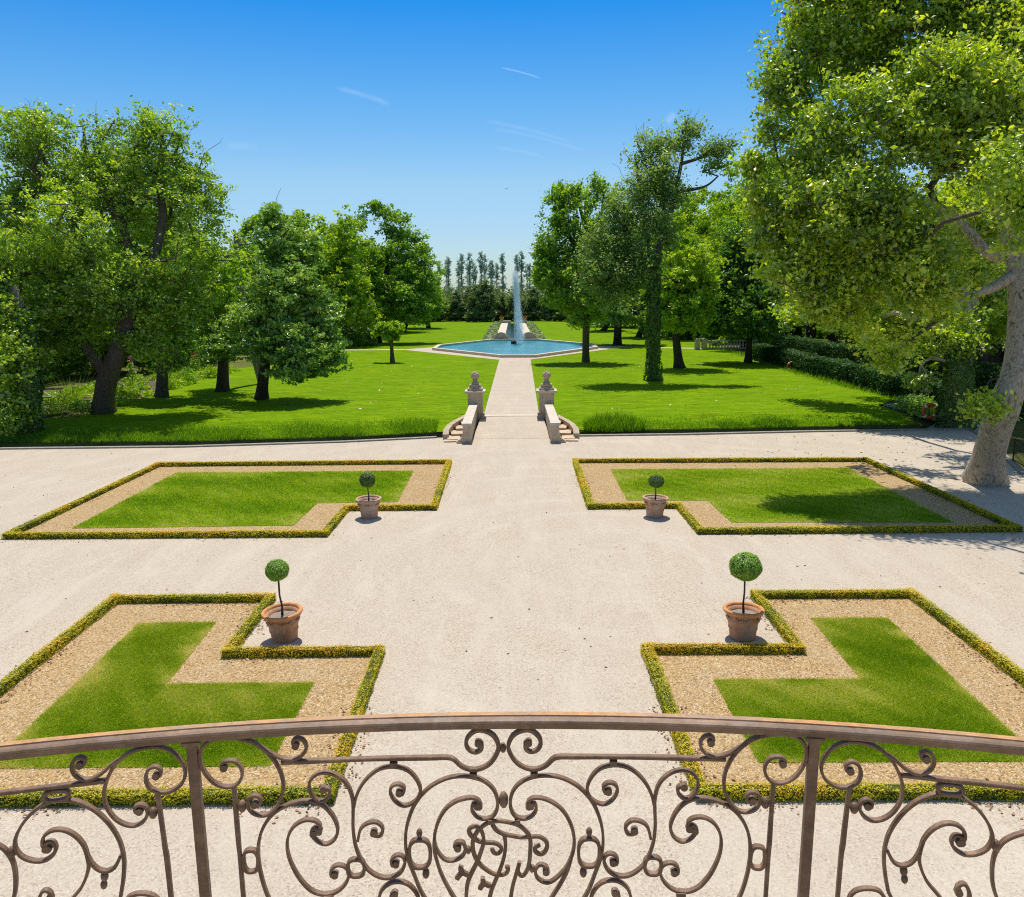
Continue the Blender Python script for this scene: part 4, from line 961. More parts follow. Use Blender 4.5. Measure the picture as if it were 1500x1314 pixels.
t6 = {'base': (11.445,64.567,0.37),'trunk': [(0.0,0.0,-0.11,0.466),(-0.18,-0.47,1.52,0.352),(-0.39,-1.32,4.24,0.318),(-0.55,-1.76,7.36,0.313),(-0.47,-0.99,9.17,0.315),(0.07,-0.44,10.47,0.238),(0.91,0.42,12.58,0.186),(1.54,1.27,14.72,0.161),(2.08,2.11,16.88,0.135),(2.44,2.83,18.79,0.081),(2.66,3.35,20.18,0.054)],'limbs': [[(-0.49,-1.21,8.65,0.236),(-0.78,-0.44,10.47,0.185),(-1.09,0.64,13.12,0.133),(-1.36,1.7,15.82,0.134),(-1.56,2.43,17.72,0.081)],[(1.54,1.27,14.72,0.161),(2.73,1.31,14.81,0.134),(3.97,1.39,15.02,0.08),(4.93,1.72,15.88,0.054)],[(2.08,2.11,16.88,0.135),(3.55,2.27,17.31,0.108),(4.66,2.48,17.85,0.081),(6.04,2.64,18.27,0.054)],[(0.91,0.42,12.58,0.16),(-0.06,1.27,14.73,0.107),(-0.78,2.11,16.9,0.081),(-1.41,2.84,18.82,0.054)]],'lobes': [(2.84,3.04,19.34,1.09,1.09,1.41),(1.71,2.63,18.25,1.41,1.41,1.08),(0.08,2.57,18.1,1.08,1.08,0.97),(-1.3,2.32,17.45,1.08,1.08,1.08),(4.5,2.48,17.85,1.41,1.41,0.7),(5.6,2.64,18.28,0.76,0.76,0.54),(3.77,1.89,16.32,0.97,0.97,0.65),(4.88,2.1,16.86,0.86,0.86,0.54),(0.25,1.65,15.7,1.83,1.83,1.5),(-1.69,1.06,14.2,1.71,1.71,1.82),(1.42,1.16,14.45,1.18,1.18,1.39),(-2.81,0.43,12.6,1.91,1.91,1.91),(-0.83,0.1,11.79,2.02,2.02,1.91),(-3.68,-0.43,10.49,2.11,2.11,1.9),(-1.61,-0.83,9.54,2.1,2.1,1.58),(-4.54,-1.3,8.42,1.89,1.89,1.36),(-2.46,-1.49,7.99,2.09,2.09,1.26),(0.58,-0.12,11.25,1.06,1.06,1.16),(-4.08,-2.08,6.61,1.46,1.46,0.83),(-5.35,-1.63,7.65,0.94,0.94,0.84),(2.56,3.39,20.29,0.44,0.44,0.54),(-0.98,2.84,18.82,0.54,0.54,0.54)]}
make_tree('tall_ivy_tree', 'tallest tree on the right lawn, ivy-covered trunk forking below a thin top', 'tree', t6, M['grey'], M['bark'], 22, 3400, 15, .18, .72, 380, -.35, 1.4, twigs=200, rs=.85, space=.5, ivy=(10.5, 7000, .19), flat=1.)
t7 = {'base': (15.574,75.11,0.37),'trunk': [(0.07,0.0,-0.13,0.541),(-0.18,-0.38,1.23,0.41),(-0.55,-0.97,3.14,0.343),(-0.72,-0.84,5.6,0.372),(-0.44,0.45,8.66,0.25)],'limbs': [],'lobes': [(0.32,1.47,11.14,2.52,2.52,1.89),(1.13,0.45,8.65,2.5,2.5,2.25),(-0.81,-0.06,7.43,2.49,2.49,2.25),(0.68,-0.58,6.2,2.24,2.24,1.86),(-1.54,-0.96,5.3,1.36,1.36,1.36),(0.26,-1.36,4.38,1.85,1.85,0.99),(0.41,2.22,13.03,1.65,1.65,1.39)]}
make_tree('leaning_tree', 'thick-based tree behind the tall ivy-trunked one on the right lawn', 'tree', t7, M['bright'], M['bark_dark'], 23, 1100, 26, .26, .6, 140, -.1)
t8 = {'base': (23.618,80.485,0.37),'trunk': [(0.01,0.0,-0.14,0.341),(-0.17,-0.57,1.46,0.286),(-0.5,-1.36,3.5,0.266),(-0.37,-0.24,6.1,0.268),(-0.4,1.14,9.41,0.169)],'limbs': [],'lobes': [(-0.69,2.22,12.1,2.18,2.18,1.63),(-0.87,1.14,9.41,3.38,3.38,2.43),(-2.69,0.32,7.43,2.42,2.42,2.15),(1.34,0.31,7.4,2.15,2.15,2.42),(-1.1,-0.24,6.1,3.75,3.75,2.41),(-3.55,-0.93,4.49,2.13,2.13,2.0),(0.75,-1.08,4.13,2.13,2.13,2.0),(-1.24,-1.07,4.15,3.59,3.59,1.6),(-3.94,-1.29,3.65,1.59,1.59,0.8),(1.03,-1.36,3.49,1.59,1.59,0.8)]}
make_tree('round_dense_tree', 'dense dark round-crowned tree on the right lawn before the balustrade', 'tree', t8, M['dark'], M['bark_dark'], 24, 1800, 28, .27, .6, 160, -.25, flat=.6)
cat = {'base': (-12.286,83.46,0.37),'trunk': [(-0.0,0.0,-0.07,0.247),(-0.02,-0.06,1.13,0.176),(-0.05,-0.11,2.18,0.175),(-0.04,-0.02,2.87,0.14)],'limbs': [[(-0.04,-0.12,2.39,0.14),(-0.81,0.04,3.01,0.07)],[(-0.03,-0.13,2.53,0.14),(0.73,0.1,3.14,0.07)]],'lobes': [(-0.12,0.22,3.42,1.4,1.4,0.63),(-0.96,0.07,3.08,0.84,0.84,0.49),(0.73,0.1,3.14,0.84,0.84,0.63),(-0.1,-0.13,2.6,0.98,0.98,0.42)]}
make_tree('young_tree', 'small yellow-green young tree standing alone on the left lawn', 'tree', cat, M['bright'], M['bark'], 25, 160, 30, .30, .35, 40, -.4, gscale=1., rtip=.018, step=.4, flare=1.1)

# plane trees on the right
pl = {'base': (18.341,30.298,0.37),'trunk': [(-0.1,0.0,-0.11,0.711),(-0.4,-0.55,0.73,0.592),(-0.71,-1.26,1.65,0.538),(-1.03,-2.09,2.65,0.532),(-0.9,-2.21,3.4,0.479),(-0.51,-1.88,4.08,0.446),(-0.14,-1.4,5.13,0.438),(0.11,-0.87,6.31,0.418),(0.15,-0.41,7.41,0.372),(0.08,-0.05,8.27,0.3),(-0.09,0.66,10.03,0.253),(-0.34,1.45,12.08,0.205),(-0.63,2.23,14.18,0.13)],'limbs': [[(0.08,-0.05,8.27,0.225),(-0.85,-0.15,8.03,0.199),(-1.26,0.14,8.73,0.188),(-1.81,0.47,9.53,0.151),(-2.6,0.69,10.09,0.126),(-3.38,0.8,10.38,0.101),(-4.53,1.07,11.08,0.064),(-5.72,1.47,12.12,0.038)],[(0.17,-0.35,7.53,0.248),(-1.27,-0.66,6.81,0.148),(-2.78,-0.76,6.58,0.099),(-4.26,-0.76,6.59,0.062)],[(-0.09,0.66,10.03,0.177),(-1.62,1.46,12.09,0.128),(-3.27,2.04,13.67,0.09),(-4.99,2.43,14.74,0.052)],[(-0.34,1.45,12.08,0.154),(1.18,2.22,14.17,0.104),(2.45,2.97,16.3,0.052)],[(-0.85,-1.97,2.51,0.316),(-1.46,-2.2,2.8,0.24),(-1.77,-2.37,3.06,0.143)]],'lobes': [(-6.45,3.0,16.36,1.62,1.3,1.57),(-7.2,2.75,14.34,1.37,1.09,1.58),(-3.66,3.99,16.63,2.16,2.16,2.16),(-1.16,3.17,16.86,2.36,2.36,2.1),(0.76,1.79,15.5,2.28,2.28,2.79),(-7.0,1.47,12.13,1.49,1.19,1.54),(-5.02,0.26,12.61,2.21,2.21,2.21),(-2.56,-0.15,12.75,2.42,2.42,2.42),(-0.85,-1.15,11.43,1.88,1.88,2.35),(-7.93,0.58,9.83,1.26,1.01,1.26),(-6.3,-1.02,9.43,2.04,2.04,1.8),(-4.4,-2.03,9.33,2.08,2.08,1.85),(-2.73,-2.23,9.96,1.37,0.96,1.37),(-7.6,-0.23,7.83,1.49,1.19,1.24),(-5.87,-1.55,7.07,1.91,1.91,1.43),(-4.46,-2.55,7.06,1.38,1.38,1.15),(-6.84,-0.71,6.7,1.13,0.91,0.94),(-5.3,-1.55,5.94,1.11,1.11,0.87),(-4.06,-1.34,5.27,0.73,0.51,0.58),(-3.05,-0.81,6.46,0.98,0.98,0.89),(-4.99,-1.62,4.64,0.48,0.48,0.39),(-6.06,3.64,18.26,1.59,1.59,1.32),(-3.36,3.9,19.06,2.12,2.12,1.59),(-0.18,3.9,19.04,2.12,2.12,1.59),(2.86,3.43,17.65,2.11,2.11,2.64),(2.13,0.64,12.4,2.24,2.24,2.98),(1.27,2.36,9.42,1.34,1.34,1.07),(-3.71,-6.54,8.93,0.88,0.88,0.97),(-4.1,-6.04,9.93,0.99,0.99,0.99),(-3.81,-4.74,8.68,0.84,0.84,0.63),(-9.33,1.28,11.63,0.36,0.36,0.46),(-8.26,2.34,14.5,0.52,0.52,0.62),(-2.11,-2.99,3.1,0.61,0.49,0.37),(-7.8,2.72,15.56,0.63,0.63,0.78),(-8.5,1.67,12.66,0.46,0.46,0.67),(-8.91,0.79,10.34,0.46,0.46,0.61),(-9.27,0.18,8.83,0.4,0.4,0.55)]}
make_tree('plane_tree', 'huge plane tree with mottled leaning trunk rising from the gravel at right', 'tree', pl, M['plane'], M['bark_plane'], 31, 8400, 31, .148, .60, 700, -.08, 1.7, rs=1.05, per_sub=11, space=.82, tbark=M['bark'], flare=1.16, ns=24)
iv = {'base': (24.463,43.616,0.1),'trunk': [(-0.06,0.0,-0.19,0.675),(-0.59,-0.86,1.29,0.548),(-1.05,-1.54,2.82,0.5),(-0.72,-0.77,4.55,0.469),(-0.44,-0.01,6.31,0.437),(-0.32,0.74,8.11,0.368),(-0.24,1.62,10.31,0.26)],'limbs': [[(-0.54,-0.32,5.6,0.254),(0.87,0.43,7.38,0.183),(1.85,1.17,9.19,0.111)],[(-0.47,0.14,6.67,0.255),(-2.01,0.59,7.76,0.165),(-3.81,0.75,8.13,0.11)],[(-0.96,-1.39,3.17,0.107),(-2.15,-1.08,3.86,0.09),(-2.99,-1.23,3.52,0.072),(-3.23,-1.69,2.5,0.036)]],'lobes': [(-0.25,2.03,8.88,2.64,2.64,1.89),(1.45,1.43,7.38,1.87,1.87,1.87),(-2.38,1.15,6.67,1.87,1.87,1.68),(0.88,3.77,10.83,3.11,3.11,1.94),(-3.9,0.04,5.25,1.32,1.32,1.32),(-1.92,-1.06,5.28,1.29,1.29,0.93),(-4.87,2.45,7.43,1.92,1.92,1.92),(-3.11,3.34,9.7,2.32,2.32,1.93),(-3.39,-1.99,2.53,0.5,0.4,0.71),(-1.41,-1.57,4.6,1.2,1.2,0.71),(-7.76,-6.72,10.05,1.81,1.81,1.51),(-5.51,-6.94,10.6,2.1,2.1,1.5),(-3.23,-6.74,10.02,1.81,1.81,1.51),(-9.26,-6.95,8.58,1.51,1.51,1.36),(-2.55,-6.24,12.11,1.82,1.82,1.52),(-4.54,-6.11,8.28,1.86,1.86,1.24),(-1.92,6.45,7.45,2.5,2.5,2.08),(-4.5,7.16,6.64,2.12,2.12,1.69),(-5.51,8.94,5.98,1.76,1.76,1.14),(0.86,11.75,8.37,2.75,2.75,2.29)]}
make_tree('ivy_plane_tree', 'plane tree with ivy wrapped round its trunk at the corner of the court', 'tree', iv, M['plane'], M['bark_plane'], 32, 3300, 26, .19, .6, 240, -.15, flare=1.9, ivy=(6.5, 8000, .15))  # outlying crown lobes added to cast shade on the court and lawn

# trees beyond the canal on the right (each with its own trunk)
def back_tree(px, py, top, crowns, w_, leaf, bark, seed, label, name='woodland_tree', group='trees beyond the canal', lean=0, **kw): pass
B = [{'base': (41.378,117.876,0.37),'trunk': [(0.01,0.0,-0.2,0.893),(-0.6,-1.24,2.79,0.733),(-0.46,-0.46,6.63,0.587),(-0.25,1.55,11.47,0.395)],'limbs': [],'lobes': [(-0.9,0.75,9.53,4.92,4.92,4.42),(1.79,-0.46,6.61,4.4,4.4,3.91),(-3.1,-0.45,6.65,3.91,3.91,3.52),(-0.01,2.74,14.42,4.96,4.96,4.46),(-3.62,1.96,12.47,3.95,3.95,3.95),(0.07,-1.68,3.76,3.89,3.89,1.75)]},
     {'base': (41.572,98.776,0.37),'trunk': [(0.01,0.0,-0.17,0.833),(-0.5,-0.93,2.6,0.698),(-0.45,-0.85,5.83,0.572),(0.2,0.84,9.86,0.371)],'limbs': [],'lobes': [(-0.21,0.84,9.87,4.95,4.95,4.12),(2.74,-0.52,6.61,3.68,3.68,3.27),(-3.47,-0.84,5.85,2.94,2.94,2.94),(0.19,2.5,13.97,4.99,4.99,4.16),(-1.6,-1.53,4.24,3.25,3.25,1.63)]},
     {'base': (43.079,72.323,0.37),'trunk': [(-0.04,0.0,-0.18,0.797),(-0.1,-0.14,1.84,0.67),(-0.16,-0.33,4.25,0.573),(-0.17,-0.52,6.62,0.449),(0.68,0.43,9.57,0.301)],'limbs': [],'lobes': [(1.69,1.92,10.81,4.28,4.28,3.67),(-1.59,1.19,9.02,3.04,3.04,2.74),(2.37,-0.56,7.19,2.98,2.98,2.98),(0.59,0.45,7.21,2.42,2.42,1.45)]}]
for spec, sd_, leaf, lab in zip(B, (41, 42, 43), (M['bright'], M['plane'], M['mid']), ('dark-trunked tree behind the canal hedge beside the balustrade', 'thick-trunked tree beyond the hedges below the overhanging plane leaves', 'tall dark leaning trunk beyond the hedges, left of the plane trunk')):
    make_tree('woodland_tree', lab, 'tree', spec, leaf, M['bark_dark'], sd_, 1000, 26, .31, .7, 110, -.2)
bt = [c for c in C.objects if c.name.startswith('woodland_tree') and c.parent is None]
for i, (px_, Y) in enumerate([(36.5, 62), (44, 72), (53, 80), (42, 92), (50, 100), (62, 95), (60, 70), (38, 118), (48, 128), (70, 118), (30, 122), (58, 140)]):
    dup(bt[i % 3], (px_, Y, ZL), rnd.uniform(0, 6.28), rnd.uniform(.85, 1.1), 'shaded trunk in the grove beyond the clipped hedges on the right', 'grove trees beyond the hedges')

# trees behind the right lawn, beside the fountain
Rr = [{'base': (14.431,109.788,0.37),'trunk': [(0.0,0.0,-0.18,0.555),(-0.22,-1.22,3.24,0.455),(-0.14,-0.05,7.71,0.365),(0.02,1.82,12.23,0.23)],'limbs': [],'lobes': [(-0.01,1.45,11.32,3.67,3.67,3.67),(2.13,-0.05,7.69,3.28,3.28,3.28),(-2.42,-0.04,7.72,3.65,3.65,3.28),(-0.24,-1.18,5.03,4.17,4.17,2.0),(2.39,2.55,14.05,3.14,3.14,3.69),(0.63,-1.56,4.14,4.53,4.53,1.27)]},
      {'base': (27.484,125.145,0.37),'trunk': [(0.01,0.0,-0.21,0.632),(-0.84,-3.08,4.72,0.51),(-0.43,-0.09,11.79,0.361),(0.11,2.42,17.99,0.261)],'limbs': [],'lobes': [(2.07,3.04,19.55,4.81,4.81,3.77),(5.44,4.55,23.43,4.42,4.42,3.16),(8.67,5.03,24.68,3.8,3.8,2.95),(3.21,3.65,21.12,4.2,4.2,3.78),(7.86,3.23,20.03,4.61,4.61,3.77),(-1.2,2.01,16.96,4.17,4.17,4.17),(3.89,1.16,14.85,6.23,6.23,5.19),(9.29,2.4,17.93,4.17,4.17,5.22),(0.48,-0.94,9.75,6.17,6.17,5.15),(6.51,-1.82,7.68,6.15,6.15,5.13),(-1.86,-3.08,4.73,4.08,4.08,3.06)]},
      {'base': (31.74,115.632,0.37),'trunk': [(0.01,0.0,-0.19,0.682),(-0.92,-2.59,4.84,0.519),(-0.18,0.17,11.39,0.383),(0.87,2.49,17.13,0.242)],'limbs': [],'lobes': [(3.89,4.92,23.36,4.1,4.1,2.93),(6.6,4.76,22.94,3.51,3.51,3.9),(1.48,3.26,19.06,4.46,4.46,3.49),(5.15,2.1,16.13,3.86,3.86,4.82),(-0.4,0.56,12.34,4.79,4.79,4.79),(4.64,-0.63,9.47,3.81,3.81,4.76),(6.07,-3.02,3.88,3.77,3.77,2.83)]}]
for spec, sd_, leaf, lab in zip(Rr, (51, 52, 53), (M['grey'], M['bright'], M['bright']), ('pale green tree behind the upright tree right of the pool', 'tall bright green tree rising behind the leaning tree', 'bright green tree showing between the round tree and the plane leaves')):
    make_tree('park_tree', lab, 'tree', spec, leaf, M['bark_dark'], sd_, 1500, 25, .36, .8, 110, -.15)

# wood on the left, far side of the lawn
Lf = [{'base': (-26.15,111.319,0.37),'trunk': [(-0.01,0.0,-0.19,0.563),(0.55,-1.6,3.48,0.459),(0.7,-0.47,7.99,0.368),(0.79,1.42,12.56,0.232)],'limbs': [],'lobes': [(1.1,2.91,16.27,4.68,4.68,2.62),(-1.62,2.17,14.43,4.29,4.29,3.36),(4.04,1.41,12.54,2.97,2.97,4.27),(0.44,0.29,9.81,5.18,5.18,4.25),(5.16,-0.86,7.05,2.76,2.76,3.68),(0.65,-1.61,5.29,5.49,5.49,3.3),(6.17,-2.02,4.35,1.83,1.83,2.19),(-2.68,3.29,17.23,3.37,3.37,2.06)]},
      {'base': (-19.613,118.358,0.37),'trunk': [(0.09,0.0,-0.2,0.648),(0.82,-1.88,3.21,0.536),(1.25,-1.2,7.03,0.439),(1.92,0.41,10.89,0.344),(2.4,2.4,15.78,0.198)],'limbs': [[(1.27,-1.61,6.08,0.292),(4.13,-0.4,8.94,0.196),(6.03,0.8,11.83,0.148)]],'lobes': [(-0.53,3.19,17.78,3.58,3.58,2.98),(-1.92,1.82,14.33,2.96,2.96,4.55),(2.99,2.4,15.78,3.17,3.17,2.97),(5.03,1.2,12.82,2.76,2.76,3.55),(1.14,0.41,10.89,4.52,4.52,3.93),(6.08,-0.41,8.92,2.74,2.74,3.52),(4.18,-1.41,6.54,3.9,3.9,3.31),(-0.18,-1.6,6.09,3.89,3.89,3.31),(7.58,-1.02,7.47,1.76,1.76,2.34),(5.7,-2.44,4.15,2.91,2.91,1.55),(-2.08,3.98,19.79,1.8,1.8,1.6)]},
      {'base': (-32.126,107.731,0.37),'trunk': [(-0.01,0.0,-0.18,0.545),(0.46,-0.58,4.49,0.448),(0.71,-0.3,9.75,0.311)],'limbs': [],'lobes': [(0.46,1.52,14.18,4.13,4.13,3.23),(-1.52,-0.29,9.76,4.09,4.09,4.09),(2.14,-1.04,7.99,4.43,4.43,4.08),(3.58,1.69,14.6,3.59,3.59,2.69),(-3.18,-1.02,8.02,2.66,2.66,4.43)]}]
for spec, sd_, leaf, lab, nc in zip(Lf, (61, 62, 63), (M['bright'], M['mid'], M['mid']), ('bright green broad tree in the wood right of the lime tree', 'tall tree with leaning trunk at the end of the left wood nearest the pool', 'green tree of the left wood seen above the lime tree'), (1500, 1700, 1000)):
    make_tree('park_tree', lab, 'tree', spec, leaf, M['bark_dark'], sd_, int(nc * 1.25), 25, .35, .75, 130, -.1, twigs=10)
pt = {o['label'][:20]: o for o in C.objects if o.name.startswith('park_tree') and o.parent is None}
lefts = list(pt.values())
# second rank of trees that only shows between the others
for i, (x, y, s_, lab) in enumerate([(-37, 72, .75, 'dark background tree behind the old oak'), (-44, 60, .8, 'dark background tree behind the old oak'), (-50, 80, .85, 'dark background tree behind the old oak'), (-36, 88, .8, 'dark background tree behind the old oak'), (-32, 104, .75, 'dark background tree behind the old oak'), (-46, 100, .85, 'dark background tree behind the old oak'), (-58, 68, .85, 'dark background tree behind the old oak')]):
    dup(lefts[(3, 5, 3, 5, 5, 3, 5)[i]], (x, y, ZL), rnd.uniform(0, 6.28), s_, 'shadowy tree in the depths of the wood behind the old oak', 'wood behind the old oak')
for i, (x, y, s_) in enumerate([(-24, 132, .8), (-20, 150, .8), (-17, 168, .78), (-27, 160, .95), (-32, 140, 1.)]):
    dup(lefts[(4, 3, 4, 5, 3)[i]], (x, y, ZL), rnd.uniform(0, 6.28), s_, 'tree of the left wood receding towards the far end of the lawn', 'left wood receding behind the pool')
for i, (x, y, s_) in enumerate([(20, 128, .8), (29, 101, .82), (36, 97, .86), (43, 108, .95), (17, 150, .72), (26, 146, .9), (22, 168, .8), (31, 132, .95), (36, 150, 1.)]):
    dup(lefts[(0, 1, 2, 1, 4, 1, 0, 3, 1)[i]], (x, y, ZL), rnd.uniform(0, 6.28), s_, 'tree of the right wood receding towards the far end of the lawn', 'right wood receding behind the pool')

# dark evergreens closing the view, slender poplars behind them
ev = dict(base=(-6.5, 205, ZL), trunk=[(0, 0, 0, .3), (0, 0, 4, .22), (0, 0, 9, .08)], limbs=[], lobes=[(0, 0, 9.5, 1.2, 1.2, 1.6), (0, 0, 7.4, 2.2, 2.2, 1.8), (0, 0, 5.2, 2.9, 2.9, 1.9), (0, 0, 3.0, 3.2, 3.2, 1.8), (0, 0, 1.4, 3.0, 3.0, 1.2)])
e0 = make_tree('evergreen_tree', 'tallest dark magnolia-like evergreen closing the view left of the canal', 'tree', ev, M['far'], M['bark_dark'], 71, 520, 30, .42, .7, 40, -.3)
for i in range(17):
    x = -30 + i * 3.9 + rnd.uniform(-.8, .8)
    if abs(x + 6.5) < 1.5 : x -= 2.4
    dup(e0, (x, 207 + rnd.uniform(-3, 6), ZL), rnd.uniform(0, 6.28), rnd.uniform(.68, .92), 'dark evergreen in the row closing the far end of the lawn', 'evergreen row at the far end')
pp = dict(base=(-13, 260, ZL), trunk=[(0, 0, 0, .3), (0, 0, 9, .26), (0, 0, 18, .08)], limbs=[], lobes=[(0, 0, 19, .5, .5, 1.6), (.1, 0, 17, .9, .9, 2.), (-.2, 0, 14.5, 1.1, 1.1, 2.2), (.2, 0, 12, 1.1, 1.1, 2.2), (-.1, 0, 9.5, 1.1, 1.1, 2.2), (0, 0, 7, 1.1, 1., 2.2)])
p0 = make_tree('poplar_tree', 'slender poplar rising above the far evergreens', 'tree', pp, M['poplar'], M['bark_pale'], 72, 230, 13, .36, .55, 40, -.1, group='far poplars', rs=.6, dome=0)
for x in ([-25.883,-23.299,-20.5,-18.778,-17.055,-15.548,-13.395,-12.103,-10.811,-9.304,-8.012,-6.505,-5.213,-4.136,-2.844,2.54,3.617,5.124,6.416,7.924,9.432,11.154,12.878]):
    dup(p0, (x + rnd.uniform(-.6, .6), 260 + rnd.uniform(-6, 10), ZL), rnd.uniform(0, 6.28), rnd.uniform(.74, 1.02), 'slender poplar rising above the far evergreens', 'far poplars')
# undergrowth and far woods: masses nobody could count
def mass(name, lobes, n, size, mat, loc=(0, 0, ZL)):
    o = leaf_blob(lobes, n, size, rg, mat, name, None, loc, bias=.3); return tag(o, kind='stuff')
mass('woods', [(-60 + i * 6 + rnd.uniform(-1, 1), 214 + rnd.uniform(-2, 3), 2.4, 4.5, 3, rnd.uniform(3.4, 5.2)) for i in range(22)], 42000, .5, M['dark'])
mass('woods', [(-44 + i * 3.4 + rnd.uniform(-1, 1), 232 + rnd.uniform(-4, 4), 4.0, 3.2, 3, rnd.uniform(4.2, 5.8)) for i in range(27)], 42000, .5, M['far'])
mass('woods', [(-42 - rnd.uniform(0, 26), 48 + i * 3.4, rnd.uniform(2, 6), 4.5, 4.5, rnd.uniform(4, 7)) for i in range(22)] + [(-80 + i * 5, 118 + rnd.uniform(-5, 5), 6, 6, 5, 8) for i in range(11)], 90000, .5, M['dark'])
mass('woods', [(62 + rnd.uniform(-8, 14), 60 + i * 6, rnd.uniform(2, 5), 6, 6, rnd.uniform(4, 8)) for i in range(16)] + [(20 + i * 6, 165 + rnd.uniform(-6, 6), 5, 5.5, 5, rnd.uniform(6, 9)) for i in range(12)], 80000, .55, M['dark'])
mass('woods', [(-22 - i * 3.5, 128 + i * 1.5 + rnd.uniform(-2, 2), 1.2, 2.5, 2.5, 1.8) for i in range(9)] + [(22 + i * 4, 126 + rnd.uniform(-4, 4), 1.2, 2.6, 2.6, 1.6) for i in range(8)], 16000, .4, M['dark'])

mass('woods', [(-38 - rnd.uniform(0, 12), 50 + i * 2.0, rnd.uniform(1.2, 3.2), 3.2, 3.2, rnd.uniform(2.2, 4.2)) for i in range(20)] + [(-31 - i * .5, 74 + i * 2.4, rnd.uniform(1.5, 3), 3.2, 3, 3.4) for i in range(14)], 60000, .36, M['dark'])
# clipped shrubs at the edge of the left wood
for (x, y), s_, lab in (((-21.173,110.778), 1.5, 'rounded bush beside the wood, left of the pair near the young tree'), ((-19.625,112.078), 1.25, 'smaller rounded bush, right of the pair near the young tree'), ((-22.661,106.741), 1.6, 'rounded bush half in shade at the end of the cross path')):
    o = leaf_blob([(0, 0, s_ * .55, s_ * .95, s_ * .9, s_ * .62)], 2200, .22, rg, M['mid'], 'round_bush', None, (x, y, ZL)); tag(o, lab, 'bush', 'rounded bushes by the left wood')

# ------------------------------------------------------------------ flower garden on the left
root = empty('wooden_bench', (-30.821, 52.535, ZL), 'weathered grey wooden bench in the shade beside the old oak', 'bench', rz=.35)
b = MB(); b.box((0, 0, .45), (2.6, .45, .06), bev=.01); b.build('seat', M['bark_pale'], root)
b = MB(); b.box((0, .25, .95), (2.6, .05, .14), bev=.01); b.build('backrest', M['bark_pale'], root)
for x in (-1.1, 1.1):
    b = MB(); b.box((x, .22, .5), (.08, .08, 1.0)); b.box((x, -.16, .21), (.08, .08, .42)); b.build('leg', M['bark_pale'], root)
def spiky(px, py, h, n, mat, label, name='spiky_plant'):
    (x, y) = px, py
    P = np.zeros((n, 2)) + rg.normal(size=(n, 2)) * .12
    o = blades(name, P, h, .07, rg, mat, 0., .45, .7); o.location = (x, y, ZL - .03); tag(o, label, 'plant')
spiky(*(-27.65,50.455), 1.6, 90, M['tallgrass'], 'tall sword-leaved yellow-green plant left of the old oak trunk')
spiky(*(-27.116,65.533), .9, 160, M['tallgrass'], 'grassy tuft in the flower bed right of the slim trunk')
def shrub(px, py, r, h, mat, label, flower=None, name='flowering_shrub'):
    root = empty(name, (px, py, ZL - .03), label, 'plant')
    leaf_blob([(0, 0, h * .5, r, r, h * .5)], int(900 * r), .13, rg, mat, 'foliage', root)
    b = MB(); b.tube([(0, 0, 0), (.02, 0, h * .5)], .025, 6); b.build('stem', M['bark_dark'], root)
    if flower:
        leaf_blob([(0, 0, h * .95, r * .7, r * .7, h * .18)], 60, .12, rg, flower, 'blossoms', root)
shrub(*(-29.558,62.738), .35, 2.2, M['mid'], 'tall pink-flowered rose between the oak and the slim trunk', M['pink'])
shrub(*(-27.881,71.148), .5, 1.9, M['mid'], 'red-flowered shrub in the bed at the edge of the wood', M['red'])
shrub(*(-27.124,48.079), .9, 1.2, M['bright'], 'leafy light green shrub in front of the bench')
shrub(*(-25.775,48.015), .8, .9, M['dark'], 'low dark shrub at the foot of the oak')
shrub(*(-26.954,54.755), .5, 1.3, M['bright'], 'upright light green plant just right of the oak trunk')
shrub(*(-25.773,60.684), .6, 1.1, M['bright'], 'bushy green plant right of the slim trunk')
shrub(*(-25.91,64.445), .7, 1.4, M['mid'], 'dark green mounded plant in the flower bed')
shrub(*(-25.798,69.242), .7, 1.1, M['bright'], 'sunlit yellow-green plant behind the young lime trunk')
shrub(*(-25.737,40.228), .9, 1.6, M['mid'], 'sunlit leafy bush at the extreme left edge of the ditch')
lob = [(rnd.uniform(-32.5, -25.4), 47.5 + i * .36 + rnd.uniform(-.3, .3), .15, .7, .6, rnd.uniform(.2, .5)) for i in range(80)]
tag(leaf_blob(lob, 26000, .15, rg, M['bright'], 'ground_cover', None, (0, 0, ZL - .05)), kind='stuff')

# ------------------------------------------------------------------ tall grass and waterside plants
n = 26000; x = rg.uniform(-27, -4.1, n); ky = np.interp(x, [p[0] for p in kerb], [p[1] for p in kerb]); dy = 2.0 + np.abs(rg.normal(size=n)) * 1.4
zz = np.interp(dy, [2.05, 4.2, 7], [-.06, .32, .37])
hh = .22 + .16 * np.maximum(wob(np.c_[x, dy, dy * 0], 8, 1.6), -1)
P = np.c_[x, ky + dy]
tag(blades('tall_grass', P, np.maximum(hh * np.exp(-(dy - 2) / 2.6), .06), .035, rg, M['tallgrass'], zz, .35, .5), kind='stuff')
n = 9000; x = rg.uniform(4.1, 22.6, n); ky = np.interp(x, [p[0] for p in kerb], [p[1] for p in kerb]); dy = 2.05 + np.abs(rg.normal(size=n)) * .9
tag(blades('tall_grass', np.c_[x, ky + dy], .12, .03, rg, M['tallgrass'], np.interp(dy, [2.05, 4.2, 7], [-.06, .32, .37]), .35, .5), kind='stuff')
rp_ = np.array(right); n = 6000; f = rg.random(n) * (len(rp_) - 4); k0 = f.astype(int); q = rp_[k0] + (rp_[k0 + 1] - rp_[k0]) * (f - k0)[:, None] + rg.normal(size=(n, 2)) * [.45, .3]
tag(blades('tall_grass', q, .32, .05, rg, M['tallgrass'], ZL - .05, .4, .55), kind='stuff')
